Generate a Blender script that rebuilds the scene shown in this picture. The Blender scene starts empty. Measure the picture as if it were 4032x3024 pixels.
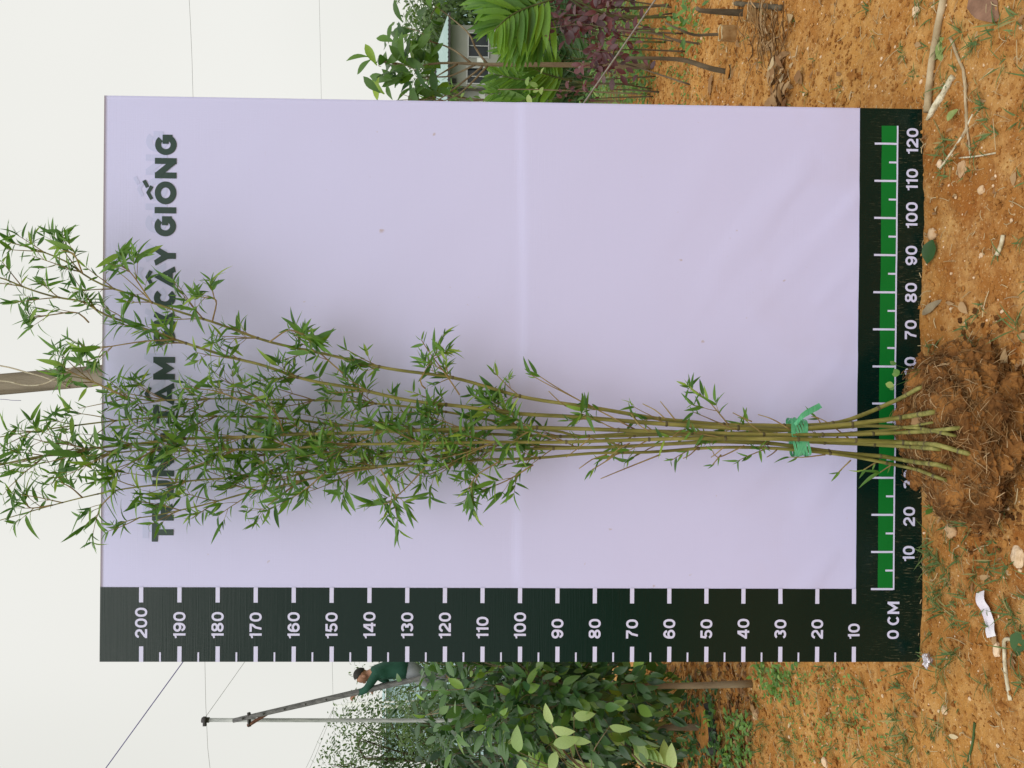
import bpy, math, random
import numpy as np
from mathutils import Vector, Matrix

random.seed(7)
RNG = np.random.RandomState(7)
scene = bpy.context.scene
col = scene.collection

# ------------------------------------------------------------------ camera
# the photograph is a portrait shot stored on its side: the camera is rolled a quarter turn
FPX = 3028.0
def rodr(a):
    a = np.array(a, float); th = np.linalg.norm(a); k = a/th
    K = np.array([[0, -k[2], k[1]], [k[2], 0, -k[0]], [-k[1], k[0], 0]])
    return np.eye(3)+math.sin(th)*K+(1-math.cos(th))*K@K
RB = rodr((0.022757, 0.000522, 0.008379))
TB = np.array((0.00840, 0.026699, 2.05264))
LEAN = math.radians(1.3)
WM = np.array([[1, 0, 0], [0, -math.sin(LEAN), -math.cos(LEAN)], [0, math.cos(LEAN), -math.sin(LEAN)]]).T
CR, CD, CF = WM@RB[0], WM@RB[1], WM@RB[2]
_cam_local = WM@(-(RB.T@TB))
_bottom = WM@np.array((0, 1.086, 0))
BO = np.array((-_cam_local[0], -_cam_local[1], -_bottom[2]-0.004))      # board mid point (75 cm, 100 cm mark)
CAM = BO+_cam_local
cam_data = bpy.data.cameras.new('camera')
cam = bpy.data.objects.new('camera', cam_data)
col.objects.link(cam)
cam.matrix_world = Matrix(((CD[0], CR[0], -CF[0], CAM[0]), (CD[1], CR[1], -CF[1], CAM[1]), (CD[2], CR[2], -CF[2], CAM[2]), (0, 0, 0, 1)))
cam_data.sensor_width = 36.0
cam_data.lens = 36.0*FPX/4032.0
cam_data.clip_start = 0.05
cam_data.clip_end = 2000
scene.camera = cam

# ------------------------------------------------------------------ world, sun, exposure
SUN_DIR = Vector((-0.25, -0.62, 1.0)).normalized()       # towards the sun
world = bpy.data.worlds.new('World'); scene.world = world
world.use_nodes = True
wn, wl = world.node_tree.nodes, world.node_tree.links
for n in list(wn): wn.remove(n)
w_out = wn.new('ShaderNodeOutputWorld'); w_bg = wn.new('ShaderNodeBackground')
w_sky = wn.new('ShaderNodeTexSky'); w_sky.sky_type = 'NISHITA'; w_sky.sun_disc = False
w_sky.sun_elevation = math.asin(SUN_DIR.z); w_sky.sun_rotation = math.atan2(SUN_DIR.x, SUN_DIR.y)
w_sky.dust_density = 3.0
w_tc = wn.new('ShaderNodeTexCoord'); w_noise = wn.new('ShaderNodeTexNoise')
w_noise.inputs['Scale'].default_value = 1.1; w_noise.inputs['Detail'].default_value = 3
w_ramp = wn.new('ShaderNodeValToRGB')
w_ramp.color_ramp.elements[0].position = 0.3; w_ramp.color_ramp.elements[0].color = (7.6, 7.6, 7.0, 1)
w_ramp.color_ramp.elements[1].position = 0.7; w_ramp.color_ramp.elements[1].color = (9.2, 9.15, 8.65, 1)
w_mix = wn.new('ShaderNodeMixRGB'); w_mix.inputs[0].default_value = 0.94
w_bg.inputs['Strength'].default_value = 0.1
wl.new(w_tc.outputs['Generated'], w_noise.inputs['Vector'])
wl.new(w_noise.outputs['Fac'], w_ramp.inputs[0])
wl.new(w_sky.outputs[0], w_mix.inputs[1]); wl.new(w_ramp.outputs[0], w_mix.inputs[2])
wl.new(w_mix.outputs[0], w_bg.inputs['Color']); wl.new(w_bg.outputs[0], w_out.inputs[0])

sun_d = bpy.data.lights.new('sun', 'SUN'); sun_d.energy = 1.9; sun_d.angle = math.radians(70)
sun_d.color = (1.0, 0.98, 0.95)
sun = bpy.data.objects.new('sun', sun_d); col.objects.link(sun)
sun.rotation_euler = SUN_DIR.to_track_quat('Z', 'Y').to_euler()
scene.view_settings.view_transform = 'Standard'; scene.view_settings.look = 'None'
scene.view_settings.exposure = 0.0; scene.view_settings.gamma = 1.0
scene.view_settings.use_curve_mapping = False
scene.render.engine = 'CYCLES'
scene.cycles.max_bounces = 6; scene.cycles.transparent_max_bounces = 6

# ------------------------------------------------------------------ placing helpers (photo pixel + real distance -> point in the place)
def ray(X, Y):
    return CR*((3024-Y)-1512)/FPX + CD*(X-2016)/FPX + CF
def PD(X, Y, dist):
    d = ray(X, Y); return CAM+d*((dist-CAM[1])/d[1])
def G0(X, Y, z=0.0):
    d = ray(X, Y); return CAM+d*((z-CAM[2])/d[2])
def V(a): return np.array(a, float)
def rnd(a, b): return random.uniform(a, b)

# ------------------------------------------------------------------ noise
_LAT = RNG.rand(256, 256)
def vnoise(x, y):
    x = np.asarray(x, float); y = np.asarray(y, float)
    xi = np.floor(x).astype(int); yi = np.floor(y).astype(int)
    fx = x-xi; fy = y-yi; fx = fx*fx*(3-2*fx); fy = fy*fy*(3-2*fy)
    a = _LAT[xi & 255, yi & 255]; b = _LAT[(xi+1) & 255, yi & 255]
    c = _LAT[xi & 255, (yi+1) & 255]; d = _LAT[(xi+1) & 255, (yi+1) & 255]
    return (a*(1-fx)+b*fx)*(1-fy)+(c*(1-fx)+d*fx)*fy-0.5
def fbm(x, y, s, o=3):
    r = 0; a = 1
    for i in range(o):
        r = r+a*vnoise(x*s*2**i+17*i, y*s*2**i+31*i); a *= 0.5
    return r
def noise3(p, s, o=2):
    x, y, z = p[..., 0]*s, p[..., 1]*s, p[..., 2]*s
    r = 0; a = 1
    for i in range(o):
        k = 2**i
        r = r+a*(vnoise(x*k+5*i, y*k+z*k*0.73)+vnoise(y*k+40, z*k-x*k*0.61)+vnoise(z*k+80, x*k+y*k*0.57))/1.5; a *= 0.5
    return r
def ground_h(x, y):
    x = np.asarray(x, float); y = np.asarray(y, float)
    near = np.clip((y-1.1)/0.4, 0, 1)
    h = 0.018*fbm(x, y, 1.7, 2)+0.012*fbm(x+9, y+4, 7, 2)
    rough = np.clip(0.35+1.2*fbm(x+3, y-8, 1.1, 2)+0.35*np.clip((y-2.3)/1.0, 0, 1), 0.15, 1.2)
    c = np.abs(fbm(x+2, y+7, 22, 3))
    h = h+rough*(0.016*np.maximum(fbm(x-2, y+1, 17, 3), 0)+0.007*c)
    h = h+0.0035*fbm(x, y, 75, 2)-0.006*rough*np.clip(fbm(x+5, y-3, 40, 2)-.22, 0, .3)/.3*1.6
    band = np.exp(-((y-2.08)/0.05)**2)*(np.abs(x) < 0.85)      # packed soil where the board stands
    h = h*(1-0.8*band)
    far = np.clip((y-6)/10, 0, 1)
    return h*(1-far*0.7)
def GP(X, Y, dz=0.0):
    p = G0(X, Y, 0.0)
    for _ in range(3):
        p = G0(X, Y, float(ground_h(p[0], p[1])))
    p[2] += dz
    return p

# ------------------------------------------------------------------ mesh helpers
class MB:
    def __init__(self): self.v = []; self.f = []; self.n = 0; self.mi = []
    def add(self, v, f, m=0):
        v = np.asarray(v, float).reshape(-1, 3)
        self.v.append(v)
        for q in f: self.f.append(tuple(int(i)+self.n for i in q)); self.mi.append(m)
        self.n += len(v)
        return self
    def mesh(self, name, mats, smooth=True):
        me = bpy.data.meshes.new(name)
        v = np.concatenate(self.v) if self.v else np.zeros((0, 3))
        me.from_pydata(v.tolist(), [], self.f)
        for m in (mats if isinstance(mats, (list, tuple)) else [mats]): me.materials.append(m)
        if smooth: me.polygons.foreach_set('use_smooth', [True]*len(me.polygons))
        if any(self.mi): me.polygons.foreach_set('material_index', self.mi)
        me.update()
        return me
    def build(self, name, mats, parent=None, smooth=True):
        return link(name, self.mesh(name, mats, smooth), parent)
def link(name, data, parent=None):
    o = bpy.data.objects.new(name, data); col.objects.link(o)
    if parent is not None:
        o.parent = parent
        o.matrix_parent_inverse = parent_inv(parent)
    return o
_PINV = {}
def parent_inv(p):
    k = p.name
    if k not in _PINV:
        m = local_world(p); _PINV[k] = m.inverted()
    return _PINV[k]
def local_world(p):
    m = p.matrix_basis.copy()
    if p.parent: m = local_world(p.parent)@p.matrix_parent_inverse@m
    return m
def empty(name, loc=(0, 0, 0)):
    o = bpy.data.objects.new(name, None); col.objects.link(o)
    o.empty_display_size = 0.1
    o.location = tuple(float(c) for c in loc)
    return o
def tag(o, label=None, cat=None, group=None, kind=None):
    if label: o['label'] = label
    if cat: o['category'] = cat
    if group: o['group'] = group
    if kind: o['kind'] = kind
    return o
def bm_np(name, v, quads, mats, smooth=True, parent=None):
    me = bpy.data.meshes.new(name)
    v = np.asarray(v, np.float32); q = np.asarray(quads, np.int32); k = q.shape[1]
    me.vertices.add(len(v)); me.vertices.foreach_set('co', v.ravel())
    me.loops.add(q.size); me.loops.foreach_set('vertex_index', q.ravel())
    me.polygons.add(len(q)); me.polygons.foreach_set('loop_start', np.arange(0, q.size, k, dtype=np.int32))
    for m in (mats if isinstance(mats, (list, tuple)) else [mats]): me.materials.append(m)
    me.update(calc_edges=True)
    me.polygons.foreach_set('use_smooth', np.full(len(q), smooth))
    me.update()
    return link(name, me, parent)
def grid_quads(nx, ny):
    i = np.arange(nx-1)[:, None]*ny+np.arange(ny-1)[None, :]
    i = i.ravel(); return np.stack([i, i+ny, i+ny+1, i+1], 1)
def spline(pts, n):
    pts = np.asarray(pts, float)
    if len(pts) < 3:
        t = np.linspace(0, 1, n)[:, None]; return pts[0]*(1-t)+pts[-1]*t
    seg = np.linalg.norm(np.diff(pts, axis=0), axis=1); s = np.r_[0, np.cumsum(seg)]; s /= s[-1]
    out = []
    for t in np.linspace(0, 1, n):
        i = min(max(np.searchsorted(s, t)-1, 0), len(pts)-2)
        u = (t-s[i])/(s[i+1]-s[i]+1e-12)
        p1, p2 = pts[i], pts[i+1]; p0 = pts[i-1] if i > 0 else 2*p1-p2; p3 = pts[i+2] if i+2 < len(pts) else 2*p2-p1
        out.append(0.5*((2*p1)+(-p0+p2)*u+(2*p0-5*p1+4*p2-p3)*u*u+(-p0+3*p1-3*p2+p3)*u**3))
    return np.array(out)
def tube(pts, rad, sides=6, cap=True):
    pts = np.asarray(pts, float); n = len(pts)
    rad = np.full(n, rad, float) if np.isscalar(rad) else np.asarray(rad, float)
    if len(rad) != n: rad = np.interp(np.linspace(0, 1, n), np.linspace(0, 1, len(rad)), rad)
    t = np.gradient(pts, axis=0); t /= np.linalg.norm(t, axis=1)[:, None]+1e-12
    a = np.array((0, 0, 1.)) if abs(t[0][2]) < 0.9 else np.array((1., 0, 0))
    a = a-t[0]*a.dot(t[0]); a /= np.linalg.norm(a)
    v = []; ang = np.linspace(0, 2*math.pi, sides, endpoint=False)
    for i in range(n):
        a = a-t[i]*a.dot(t[i]); a /= np.linalg.norm(a)+1e-12; b = np.cross(t[i], a)
        v.append(pts[i]+rad[i]*(np.cos(ang)[:, None]*a+np.sin(ang)[:, None]*b))
    v = np.concatenate(v); f = []
    for i in range(n-1):
        for j in range(sides):
            k = (j+1) % sides
            f.append((i*sides+j, i*sides+k, (i+1)*sides+k, (i+1)*sides+j))
    if cap:
        f.append(tuple(range(sides-1, -1, -1))); f.append(tuple((n-1)*sides+j for j in range(sides)))
    return v, f
def box(cx, cy, cz, sx, sy, sz):
    v = [(cx+a*sx/2, cy+b*sy/2, cz+c*sz/2) for a in (-1, 1) for b in (-1, 1) for c in (-1, 1)]
    return v, [(0, 1, 3, 2), (4, 6, 7, 5), (0, 4, 5, 1), (2, 3, 7, 6), (0, 2, 6, 4), (1, 5, 7, 3)]
_ICO = {}
def ico(sub):
    if sub in _ICO: return _ICO[sub]
    t = (1+5**.5)/2
    v = [(-1, t, 0), (1, t, 0), (-1, -t, 0), (1, -t, 0), (0, -1, t), (0, 1, t), (0, -1, -t), (0, 1, -t), (t, 0, -1), (t, 0, 1), (-t, 0, -1), (-t, 0, 1)]
    v = [np.array(p)/np.linalg.norm(p) for p in v]
    f = [(0, 11, 5), (0, 5, 1), (0, 1, 7), (0, 7, 10), (0, 10, 11), (1, 5, 9), (5, 11, 4), (11, 10, 2), (10, 7, 6), (7, 1, 8), (3, 9, 4), (3, 4, 2), (3, 2, 6), (3, 6, 8), (3, 8, 9), (4, 9, 5), (2, 4, 11), (6, 2, 10), (8, 6, 7), (9, 8, 1)]
    for _ in range(sub):
        c = {}; nf = []
        def mid(a, b):
            k = (min(a, b), max(a, b))
            if k not in c:
                m = v[a]+v[b]; v.append(m/np.linalg.norm(m)); c[k] = len(v)-1
            return c[k]
        for a, b, d in f:
            x, y, z = mid(a, b), mid(b, d), mid(d, a)
            nf += [(a, x, z), (b, y, x), (d, z, y), (x, y, z)]
        f = nf
    _ICO[sub] = (np.array(v), f); return _ICO[sub]
def rock(c, r, squash=(1, 1, 0.7), sub=2, amp=0.22, seed=0, rz=0):
    v, f = ico(sub)
    d = 1+amp*noise3(v+seed*3.7, 1.6, 3)
    if sub <= 1: d = d*(1+np.random.RandomState(int(seed) % 9973).uniform(-.3, .3, len(v)))
    p = v*d[:, None]*r*np.array(squash)
    cs, sn = math.cos(rz), math.sin(rz)
    p = np.stack([p[:, 0]*cs-p[:, 1]*sn, p[:, 0]*sn+p[:, 1]*cs, p[:, 2]], 1)+np.asarray(c)
    return p, f

# ------------------------------------------------------------------ materials
def nmat(name, c1, c2=None, scale=8.0, rough=0.6, spec=0.3, bump=0.0, bscale=60.0, detail=5, stretch=(1, 1, 1), c3=None, coords='Object', lo=0.35, hi=0.65, metallic=0.0, bdist=0.01):
    m = bpy.data.materials.new(name); m.use_nodes = True
    n, l = m.node_tree.nodes, m.node_tree.links
    b = n['Principled BSDF']; b.inputs['Roughness'].default_value = rough
    b.inputs['Specular IOR Level'].default_value = spec; b.inputs['Metallic'].default_value = metallic
    b.inputs['Base Color'].default_value = (*c1, 1)
    tc = n.new('ShaderNodeTexCoord'); mp = n.new('ShaderNodeMapping'); mp.inputs['Scale'].default_value = stretch
    l.new(tc.outputs[coords], mp.inputs['Vector'])
    if c2:
        t = n.new('ShaderNodeTexNoise'); t.inputs['Scale'].default_value = scale; t.inputs['Detail'].default_value = detail
        t.inputs['Roughness'].default_value = 0.6
        l.new(mp.outputs[0], t.inputs['Vector'])
        r = n.new('ShaderNodeValToRGB'); e = r.color_ramp.elements
        e[0].position = lo; e[0].color = (*c1, 1); e[1].position = hi; e[1].color = (*c2, 1)
        if c3:
            x = e.new((lo+hi)/2); x.color = (*c3, 1)
        l.new(t.outputs['Fac'], r.inputs[0]); l.new(r.outputs[0], b.inputs['Base Color'])
    if bump:
        t2 = n.new('ShaderNodeTexNoise'); t2.inputs['Scale'].default_value = bscale; t2.inputs['Detail'].default_value = 6
        l.new(mp.outputs[0], t2.inputs['Vector'])
        bp = n.new('ShaderNodeBump'); bp.inputs['Strength'].default_value = bump; bp.inputs['Distance'].default_value = bdist
        l.new(t2.outputs['Fac'], bp.inputs['Height']); l.new(bp.outputs[0], b.inputs['Normal'])
    return m
def leafmat(name, ca, cb, cc=None, rough=0.42, spec=0.4, trans=0.28, tcol=None):
    m = bpy.data.materials.new(name); m.use_nodes = True
    n, l = m.node_tree.nodes, m.node_tree.links
    b = n['Principled BSDF']; b.inputs['Roughness'].default_value = rough; b.inputs['Specular IOR Level'].default_value = spec
    g = n.new('ShaderNodeNewGeometry'); oi = n.new('ShaderNodeObjectInfo')
    ad = n.new('ShaderNodeMath'); ad.operation = 'ADD'; fr = n.new('ShaderNodeMath'); fr.operation = 'FRACT'
    l.new(g.outputs['Random Per Island'], ad.inputs[0]); l.new(oi.outputs['Random'], ad.inputs[1]); l.new(ad.outputs[0], fr.inputs[0])
    r = n.new('ShaderNodeValToRGB'); e = r.color_ramp.elements
    e[0].position = 0; e[0].color = (*ca, 1); e[1].position = 0.85; e[1].color = (*cb, 1)
    if cc: x = e.new(1.0); x.color = (*cc, 1); 
    l.new(fr.outputs[0], r.inputs[0])
    t = n.new('ShaderNodeTexNoise'); t.inputs['Scale'].default_value = 25; tc = n.new('ShaderNodeTexCoord')
    l.new(tc.outputs['Object'], t.inputs['Vector'])
    hs = n.new('ShaderNodeHueSaturation'); mr = n.new('ShaderNodeMapRange')
    mr.inputs['To Min'].default_value = 0.8; mr.inputs['To Max'].default_value = 1.2
    l.new(t.outputs['Fac'], mr.inputs[0]); l.new(mr.outputs[0], hs.inputs['Value']); l.new(r.outputs[0], hs.inputs['Color'])
    l.new(hs.outputs[0], b.inputs['Base Color'])
    tr = n.new('ShaderNodeBsdfTranslucent'); mx = n.new('ShaderNodeMixShader'); mx.inputs[0].default_value = trans
    tm = n.new('ShaderNodeMixRGB'); tm.blend_type = 'MULTIPLY'; tm.inputs[0].default_value = 1.0
    tm.inputs[2].default_value = (*(tcol or (1.6, 1.7, 0.7)), 1)
    l.new(hs.outputs[0], tm.inputs[1]); l.new(tm.outputs[0], tr.inputs['Color'])
    l.new(b.outputs[0], mx.inputs[1]); l.new(tr.outputs[0], mx.inputs[2]); l.new(mx.outputs[0], n['Material Output'].inputs[0])
    return m

M = {}
M['bamboo_leaf'] = leafmat('bamboo_leaf', (0.042, 0.125, 0.022), (0.135, 0.28, 0.042), (0.30, 0.42, 0.07), trans=0.36)
M['hedge_leaf'] = leafmat('hedge_leaf', (0.022, 0.070, 0.024), (0.085, 0.19, 0.05), (0.24, 0.40, 0.06), rough=0.33, spec=0.5)
M['hedge_dark'] = leafmat('hedge_dark', (0.012, 0.042, 0.018), (0.04, 0.10, 0.035), (0.10, 0.2, 0.05), rough=0.33, spec=0.5)
M['pale_leaf'] = leafmat('pale_leaf', (0.24, 0.39, 0.12), (0.46, 0.60, 0.25), rough=0.4, trans=0.35)
M['tree_leaf'] = leafmat('tree_leaf', (0.030, 0.085, 0.022), (0.12, 0.24, 0.04), (0.34, 0.48, 0.07), rough=0.38, trans=.35)
M['far_leaf'] = leafmat('far_leaf', (0.05, 0.10, 0.035), (0.12, 0.19, 0.06), trans=0.3)
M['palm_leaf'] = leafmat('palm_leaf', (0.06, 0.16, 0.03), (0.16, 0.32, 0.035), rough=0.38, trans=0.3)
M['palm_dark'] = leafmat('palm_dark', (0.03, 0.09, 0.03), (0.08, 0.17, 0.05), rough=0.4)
M['red_leaf'] = leafmat('red_leaf', (0.085, 0.055, 0.065), (0.155, 0.05, 0.055), (0.24, 0.19, 0.20), rough=0.4, tcol=(1.5, .7, .7))
M['weed_leaf'] = leafmat('weed_leaf', (0.07, 0.17, 0.04), (0.16, 0.30, 0.06), (0.28, 0.4, 0.12))
M['grass'] = leafmat('grass', (0.07, 0.13, 0.04), (0.15, 0.22, 0.08), (0.36, 0.30, 0.13), rough=0.6, spec=0.2)
M['dry_leaf'] = leafmat('dry_leaf', (0.24, 0.12, 0.05), (0.46, 0.31, 0.16), (0.58, 0.48, 0.30), rough=0.7, spec=0.15, trans=0.1, tcol=(1.2, 1, .8))
M['straw'] = leafmat('straw', (0.38, 0.27, 0.14), (0.58, 0.47, 0.28), (0.25, 0.14, 0.07), rough=0.75, spec=0.1, trans=0.05, tcol=(1, 1, 1))
M['root'] = leafmat('root', (0.10, 0.05, 0.02), (0.34, 0.20, 0.085), (0.62, 0.46, 0.27), rough=0.8, spec=0.1, trans=0.03, tcol=(1, 1, 1))
M['bark'] = nmat('bark', (0.16, 0.12, 0.075), (0.30, 0.245, 0.16), scale=14, rough=0.85, spec=0.15, bump=0.6, bscale=40, stretch=(1, 1, 0.3))
M['bark_dark'] = nmat('bark_dark', (0.07, 0.055, 0.035), (0.19, 0.155, 0.105), scale=14, rough=0.9, spec=0.15, bump=0.6, bscale=40, stretch=(1, 1, 0.3))
M['twig'] = nmat('twig', (0.19, 0.12, 0.055), (0.33, 0.26, 0.10), scale=20, rough=0.7, spec=0.2)
M['culm'] = nmat('culm', (0.13, 0.125, 0.03), (0.31, 0.285, 0.085), scale=9, rough=0.5, spec=0.35, c3=(0.22, 0.21, 0.05), bump=0.35, bscale=60, stretch=(6, 6, 1))
M['culm_node'] = nmat('culm_node', (0.07, 0.06, 0.03), (0.17, 0.14, 0.06), scale=30, rough=0.7)
M['wood_post'] = nmat('wood_post', (0.16, 0.135, 0.10), (0.36, 0.31, 0.24), scale=9, rough=0.85, spec=0.15, bump=0.7, bscale=26, stretch=(2.4, 2.4, 0.22), c3=(0.27, 0.23, 0.175), bdist=0.012)
M['stick_wood'] = nmat('stick_wood', (0.33, 0.25, 0.145), (0.50, 0.40, 0.26), scale=18, rough=0.7, spec=0.2, bump=0.3, bscale=70, stretch=(1, 1, 1))
M['pale_wood'] = nmat('pale_wood', (0.45, 0.38, 0.24), (0.75, 0.69, 0.52), scale=40, rough=0.85, spec=0.1, bump=0.7, bscale=90)
M['vine'] = nmat('vine', (0.42, 0.36, 0.25), (0.60, 0.55, 0.42), scale=40, rough=0.7, bump=0.3, bscale=120)
M['stone'] = nmat('stone', (0.42, 0.25, 0.12), (0.62, 0.44, 0.27), scale=25, rough=0.85, spec=0.15, bump=0.5, bscale=90)
M['stone_pale'] = nmat('stone_pale', (0.55, 0.38, 0.22), (0.78, 0.60, 0.42), scale=25, rough=0.8, spec=0.15, bump=0.3, bscale=90)
M['twine'] = nmat('twine', (0.06, 0.48, 0.22), (0.20, 0.66, 0.38), scale=60, rough=0.4, spec=0.5, stretch=(1, 1, 9), bump=0.4, bscale=150)
M['bag'] = nmat('bag', (0.27, 0.145, 0.05), (0.45, 0.29, 0.13), scale=20, rough=0.6, bump=0.4, bscale=40)
M['bag_rim'] = nmat('bag_rim', (0.42, 0.32, 0.16), (0.60, 0.50, 0.30), scale=20, rough=0.5)
M['black_bag'] = nmat('black_bag', (0.015, 0.015, 0.017), (0.04, 0.04, 0.045), scale=20, rough=0.45, spec=0.4, bump=0.4, bscale=30)
M['paper'] = nmat('paper', (0.72, 0.66, 0.74), (0.85, 0.84, 0.87), scale=14, rough=0.6, bump=0.3, bscale=30)
M['steel'] = nmat('steel', (0.30, 0.32, 0.31), (0.46, 0.48, 0.46), scale=6, rough=0.5, spec=0.5, stretch=(6, 6, 1))
M['ladder'] = nmat('ladder', (0.085, 0.085, 0.085), (0.19, 0.19, 0.185), scale=9, rough=0.7, bump=0.3, bscale=30, stretch=(4, 4, 1))
M['rust'] = nmat('rust', (0.10, 0.04, 0.025), (0.20, 0.09, 0.05), scale=20, rough=0.8)
M['dark_metal'] = nmat('dark_metal', (0.03, 0.03, 0.03), (0.08, 0.07, 0.07), scale=20, rough=0.6)
M['white_pipe'] = nmat('white_pipe', (0.70, 0.72, 0.68), (0.80, 0.81, 0.78), scale=4, rough=0.35)
M['wire'] = nmat('wire', (0.28, 0.28, 0.27), (0.4, 0.4, 0.4), rough=0.6)
M['wire_blue'] = nmat('wire_blue', (0.075, 0.06, 0.20), (0.11, 0.09, 0.27), rough=0.5)
M['rope'] = nmat('rope', (0.22, 0.21, 0.18), (0.36, 0.34, 0.30), scale=80, rough=0.8, bump=0.4, bscale=200)
M['soil_clod'] = nmat('soil_clod', (0.24, 0.095, 0.025), (0.46, 0.235, 0.072), scale=9, rough=0.95, spec=0.05, bump=0.6, bscale=120, c3=(0.36, 0.165, 0.045))

# soil
def soil_material():
    m = bpy.data.materials.new('soil'); m.use_nodes = True
    n, l = m.node_tree.nodes, m.node_tree.links
    b = n['Principled BSDF']; b.inputs['Roughness'].default_value = 0.95; b.inputs['Specular IOR Level'].default_value = 0.06
    tc = n.new('ShaderNodeTexCoord')
    def noise(s, d=6, r=0.6, off=0):
        mp = n.new('ShaderNodeMapping'); mp.inputs['Location'].default_value = (off, off*2, 0)
        l.new(tc.outputs['Object'], mp.inputs[0])
        t = n.new('ShaderNodeTexNoise'); t.inputs['Scale'].default_value = s; t.inputs['Detail'].default_value = d; t.inputs['Roughness'].default_value = r
        l.new(mp.outputs[0], t.inputs[0]); return t
    def mix(f, a, c, kind='MIX'):
        x = n.new('ShaderNodeMixRGB'); x.blend_type = kind
        if hasattr(f, 'outputs'): l.new(f.outputs[0], x.inputs[0])
        else: x.inputs[0].default_value = f
        for i, q in ((1, a), (2, c)):
            if isinstance(q, tuple): x.inputs[i].default_value = (*q, 1)
            else: l.new(q.outputs[0], x.inputs[i])
        return x
    def ramp(t, a, c):
        r = n.new('ShaderNodeMapRange'); r.inputs[1].default_value = a; r.inputs[2].default_value = c
        l.new(t.outputs['Fac'] if 'Fac' in t.outputs else t.outputs[0], r.inputs[0]); return r
    big = ramp(noise(1.3, 4), 0.38, 0.62)
    c = mix(big, (0.30, 0.105, 0.022), (0.50, 0.248, 0.068))
    c = mix(ramp(noise(9, 6, 0.7, 3), 0.45, 0.68), c, (0.60, 0.345, 0.125))
    c = mix(ramp(noise(30, 6, 0.7, 7), 0.52, 0.75), c, (0.235, 0.085, 0.022))
    c = mix(ramp(noise(140, 3, 0.6, 9), 0.60, 0.72), c, (0.66, 0.45, 0.24))
    c = mix(ramp(noise(90, 3, 0.6, 19), 0.62, 0.74), c, (0.15, 0.06, 0.02))
    # far ground all round coloured grass green, added to lessen its orange bounce light
    vm = n.new('ShaderNodeVectorMath'); vm.operation = 'DISTANCE'; vm.inputs[1].default_value = (0, 3, 0); l.new(tc.outputs['Object'], vm.inputs[0])
    av = n.new('ShaderNodeMath'); av.operation = 'MULTIPLY_ADD'; av.inputs[1].default_value = 3.0; l.new(noise(.8, 4).outputs['Fac'], av.inputs[0]); l.new(vm.outputs['Value'], av.inputs[2])
    far = n.new('ShaderNodeMapRange'); far.inputs[1].default_value = 5.2; far.inputs[2].default_value = 7.5; l.new(av.outputs[0], far.inputs[0])
    c = mix(far, c, (0.10, 0.14, 0.055))
    l.new(c.outputs[0], b.inputs['Base Color'])
    bp = n.new('ShaderNodeBump'); bp.inputs['Strength'].default_value = 0.9; bp.inputs['Distance'].default_value = 0.008
    l.new(noise(55, 8, 0.7, 2).outputs['Fac'], bp.inputs['Height'])
    bp2 = n.new('ShaderNodeBump'); bp2.inputs['Strength'].default_value = 0.6; bp2.inputs['Distance'].default_value = 0.003
    l.new(noise(260, 4, 0.7, 5).outputs['Fac'], bp2.inputs['Height']); l.new(bp.outputs[0], bp2.inputs['Normal'])
    l.new(bp2.outputs[0], b.inputs['Normal'])
    return m
M['soil'] = soil_material()

# ------------------------------------------------------------------ ground
def axis(lo, hi, step, far_lo, far_hi):
    a = np.arange(lo, hi+1e-6, step)
    def out(start, end, s):
        r = []; x = start; k = step
        while x < end: k *= 1.16; x += k; r.append(x)
        return np.array(r)
    up = out(hi, far_hi, 1); dn = -out(-lo, -far_lo, 1)
    return np.concatenate([dn[::-1], a, up])
gx = axis(-2.6, 2.7, 0.0125, -250, 250); gy = axis(1.35, 6.0, 0.0125, -20, 400)
X_, Y_ = np.meshgrid(gx, gy, indexing='ij')
gv = np.stack([X_, Y_, ground_h(X_, Y_)], -1).reshape(-1, 3)
ground = bm_np('ground', gv, grid_quads(len(gx), len(gy)), M['soil'])
tag(ground, 'orange clay ground with crumbly soil', kind='structure')

# ------------------------------------------------------------------ leaf blades
def blade(L, W, fold=0.25, droop=0.2, rows=6, peak=0.4, tip=1.0, wav=0.0, pet=0.0):
    """a leaf along +Y with its top side towards +Z"""
    v = []; f = []
    t = np.linspace(0, 1, rows)
    for i, s in enumerate(t):
        w = W*0.5*(math.sin(math.pi*s**(math.log(0.5)/math.log(peak)))**(0.8))*(1 if s < 1 else 0)
        if i == 0: w = W*0.06
        y = pet+L*s; z = -droop*L*s*s
        zz = wav*L*math.sin(i*2.3)
        v += [(-w, y, z+fold*w+zz), (0, y, z), (w, y, z+fold*w-zz)]
    for i in range(rows-1):
        a = i*3; f += [(a, a+1, a+4, a+3), (a+1, a+2, a+5, a+4)]
    return v, f
def leaf_meshes(name, mat, specs):
    out = []
    for s in specs:
        mb = MB(); mb.add(*blade(**s)); out.append((np.concatenate(mb.v), mb.f, mb.mesh(name, mat)))
    return out
def frame_from(d, n):
    d = np.asarray(d, float); d = d/(np.linalg.norm(d)+1e-9)
    n = np.asarray(n, float); x = np.cross(d, n)
    if np.linalg.norm(x) < 1e-3: x = np.cross(d, (0.3, 0.9, 0.1))
    x /= np.linalg.norm(x); z = np.cross(x, d)
    return np.stack([x, d, z], 1)
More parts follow.
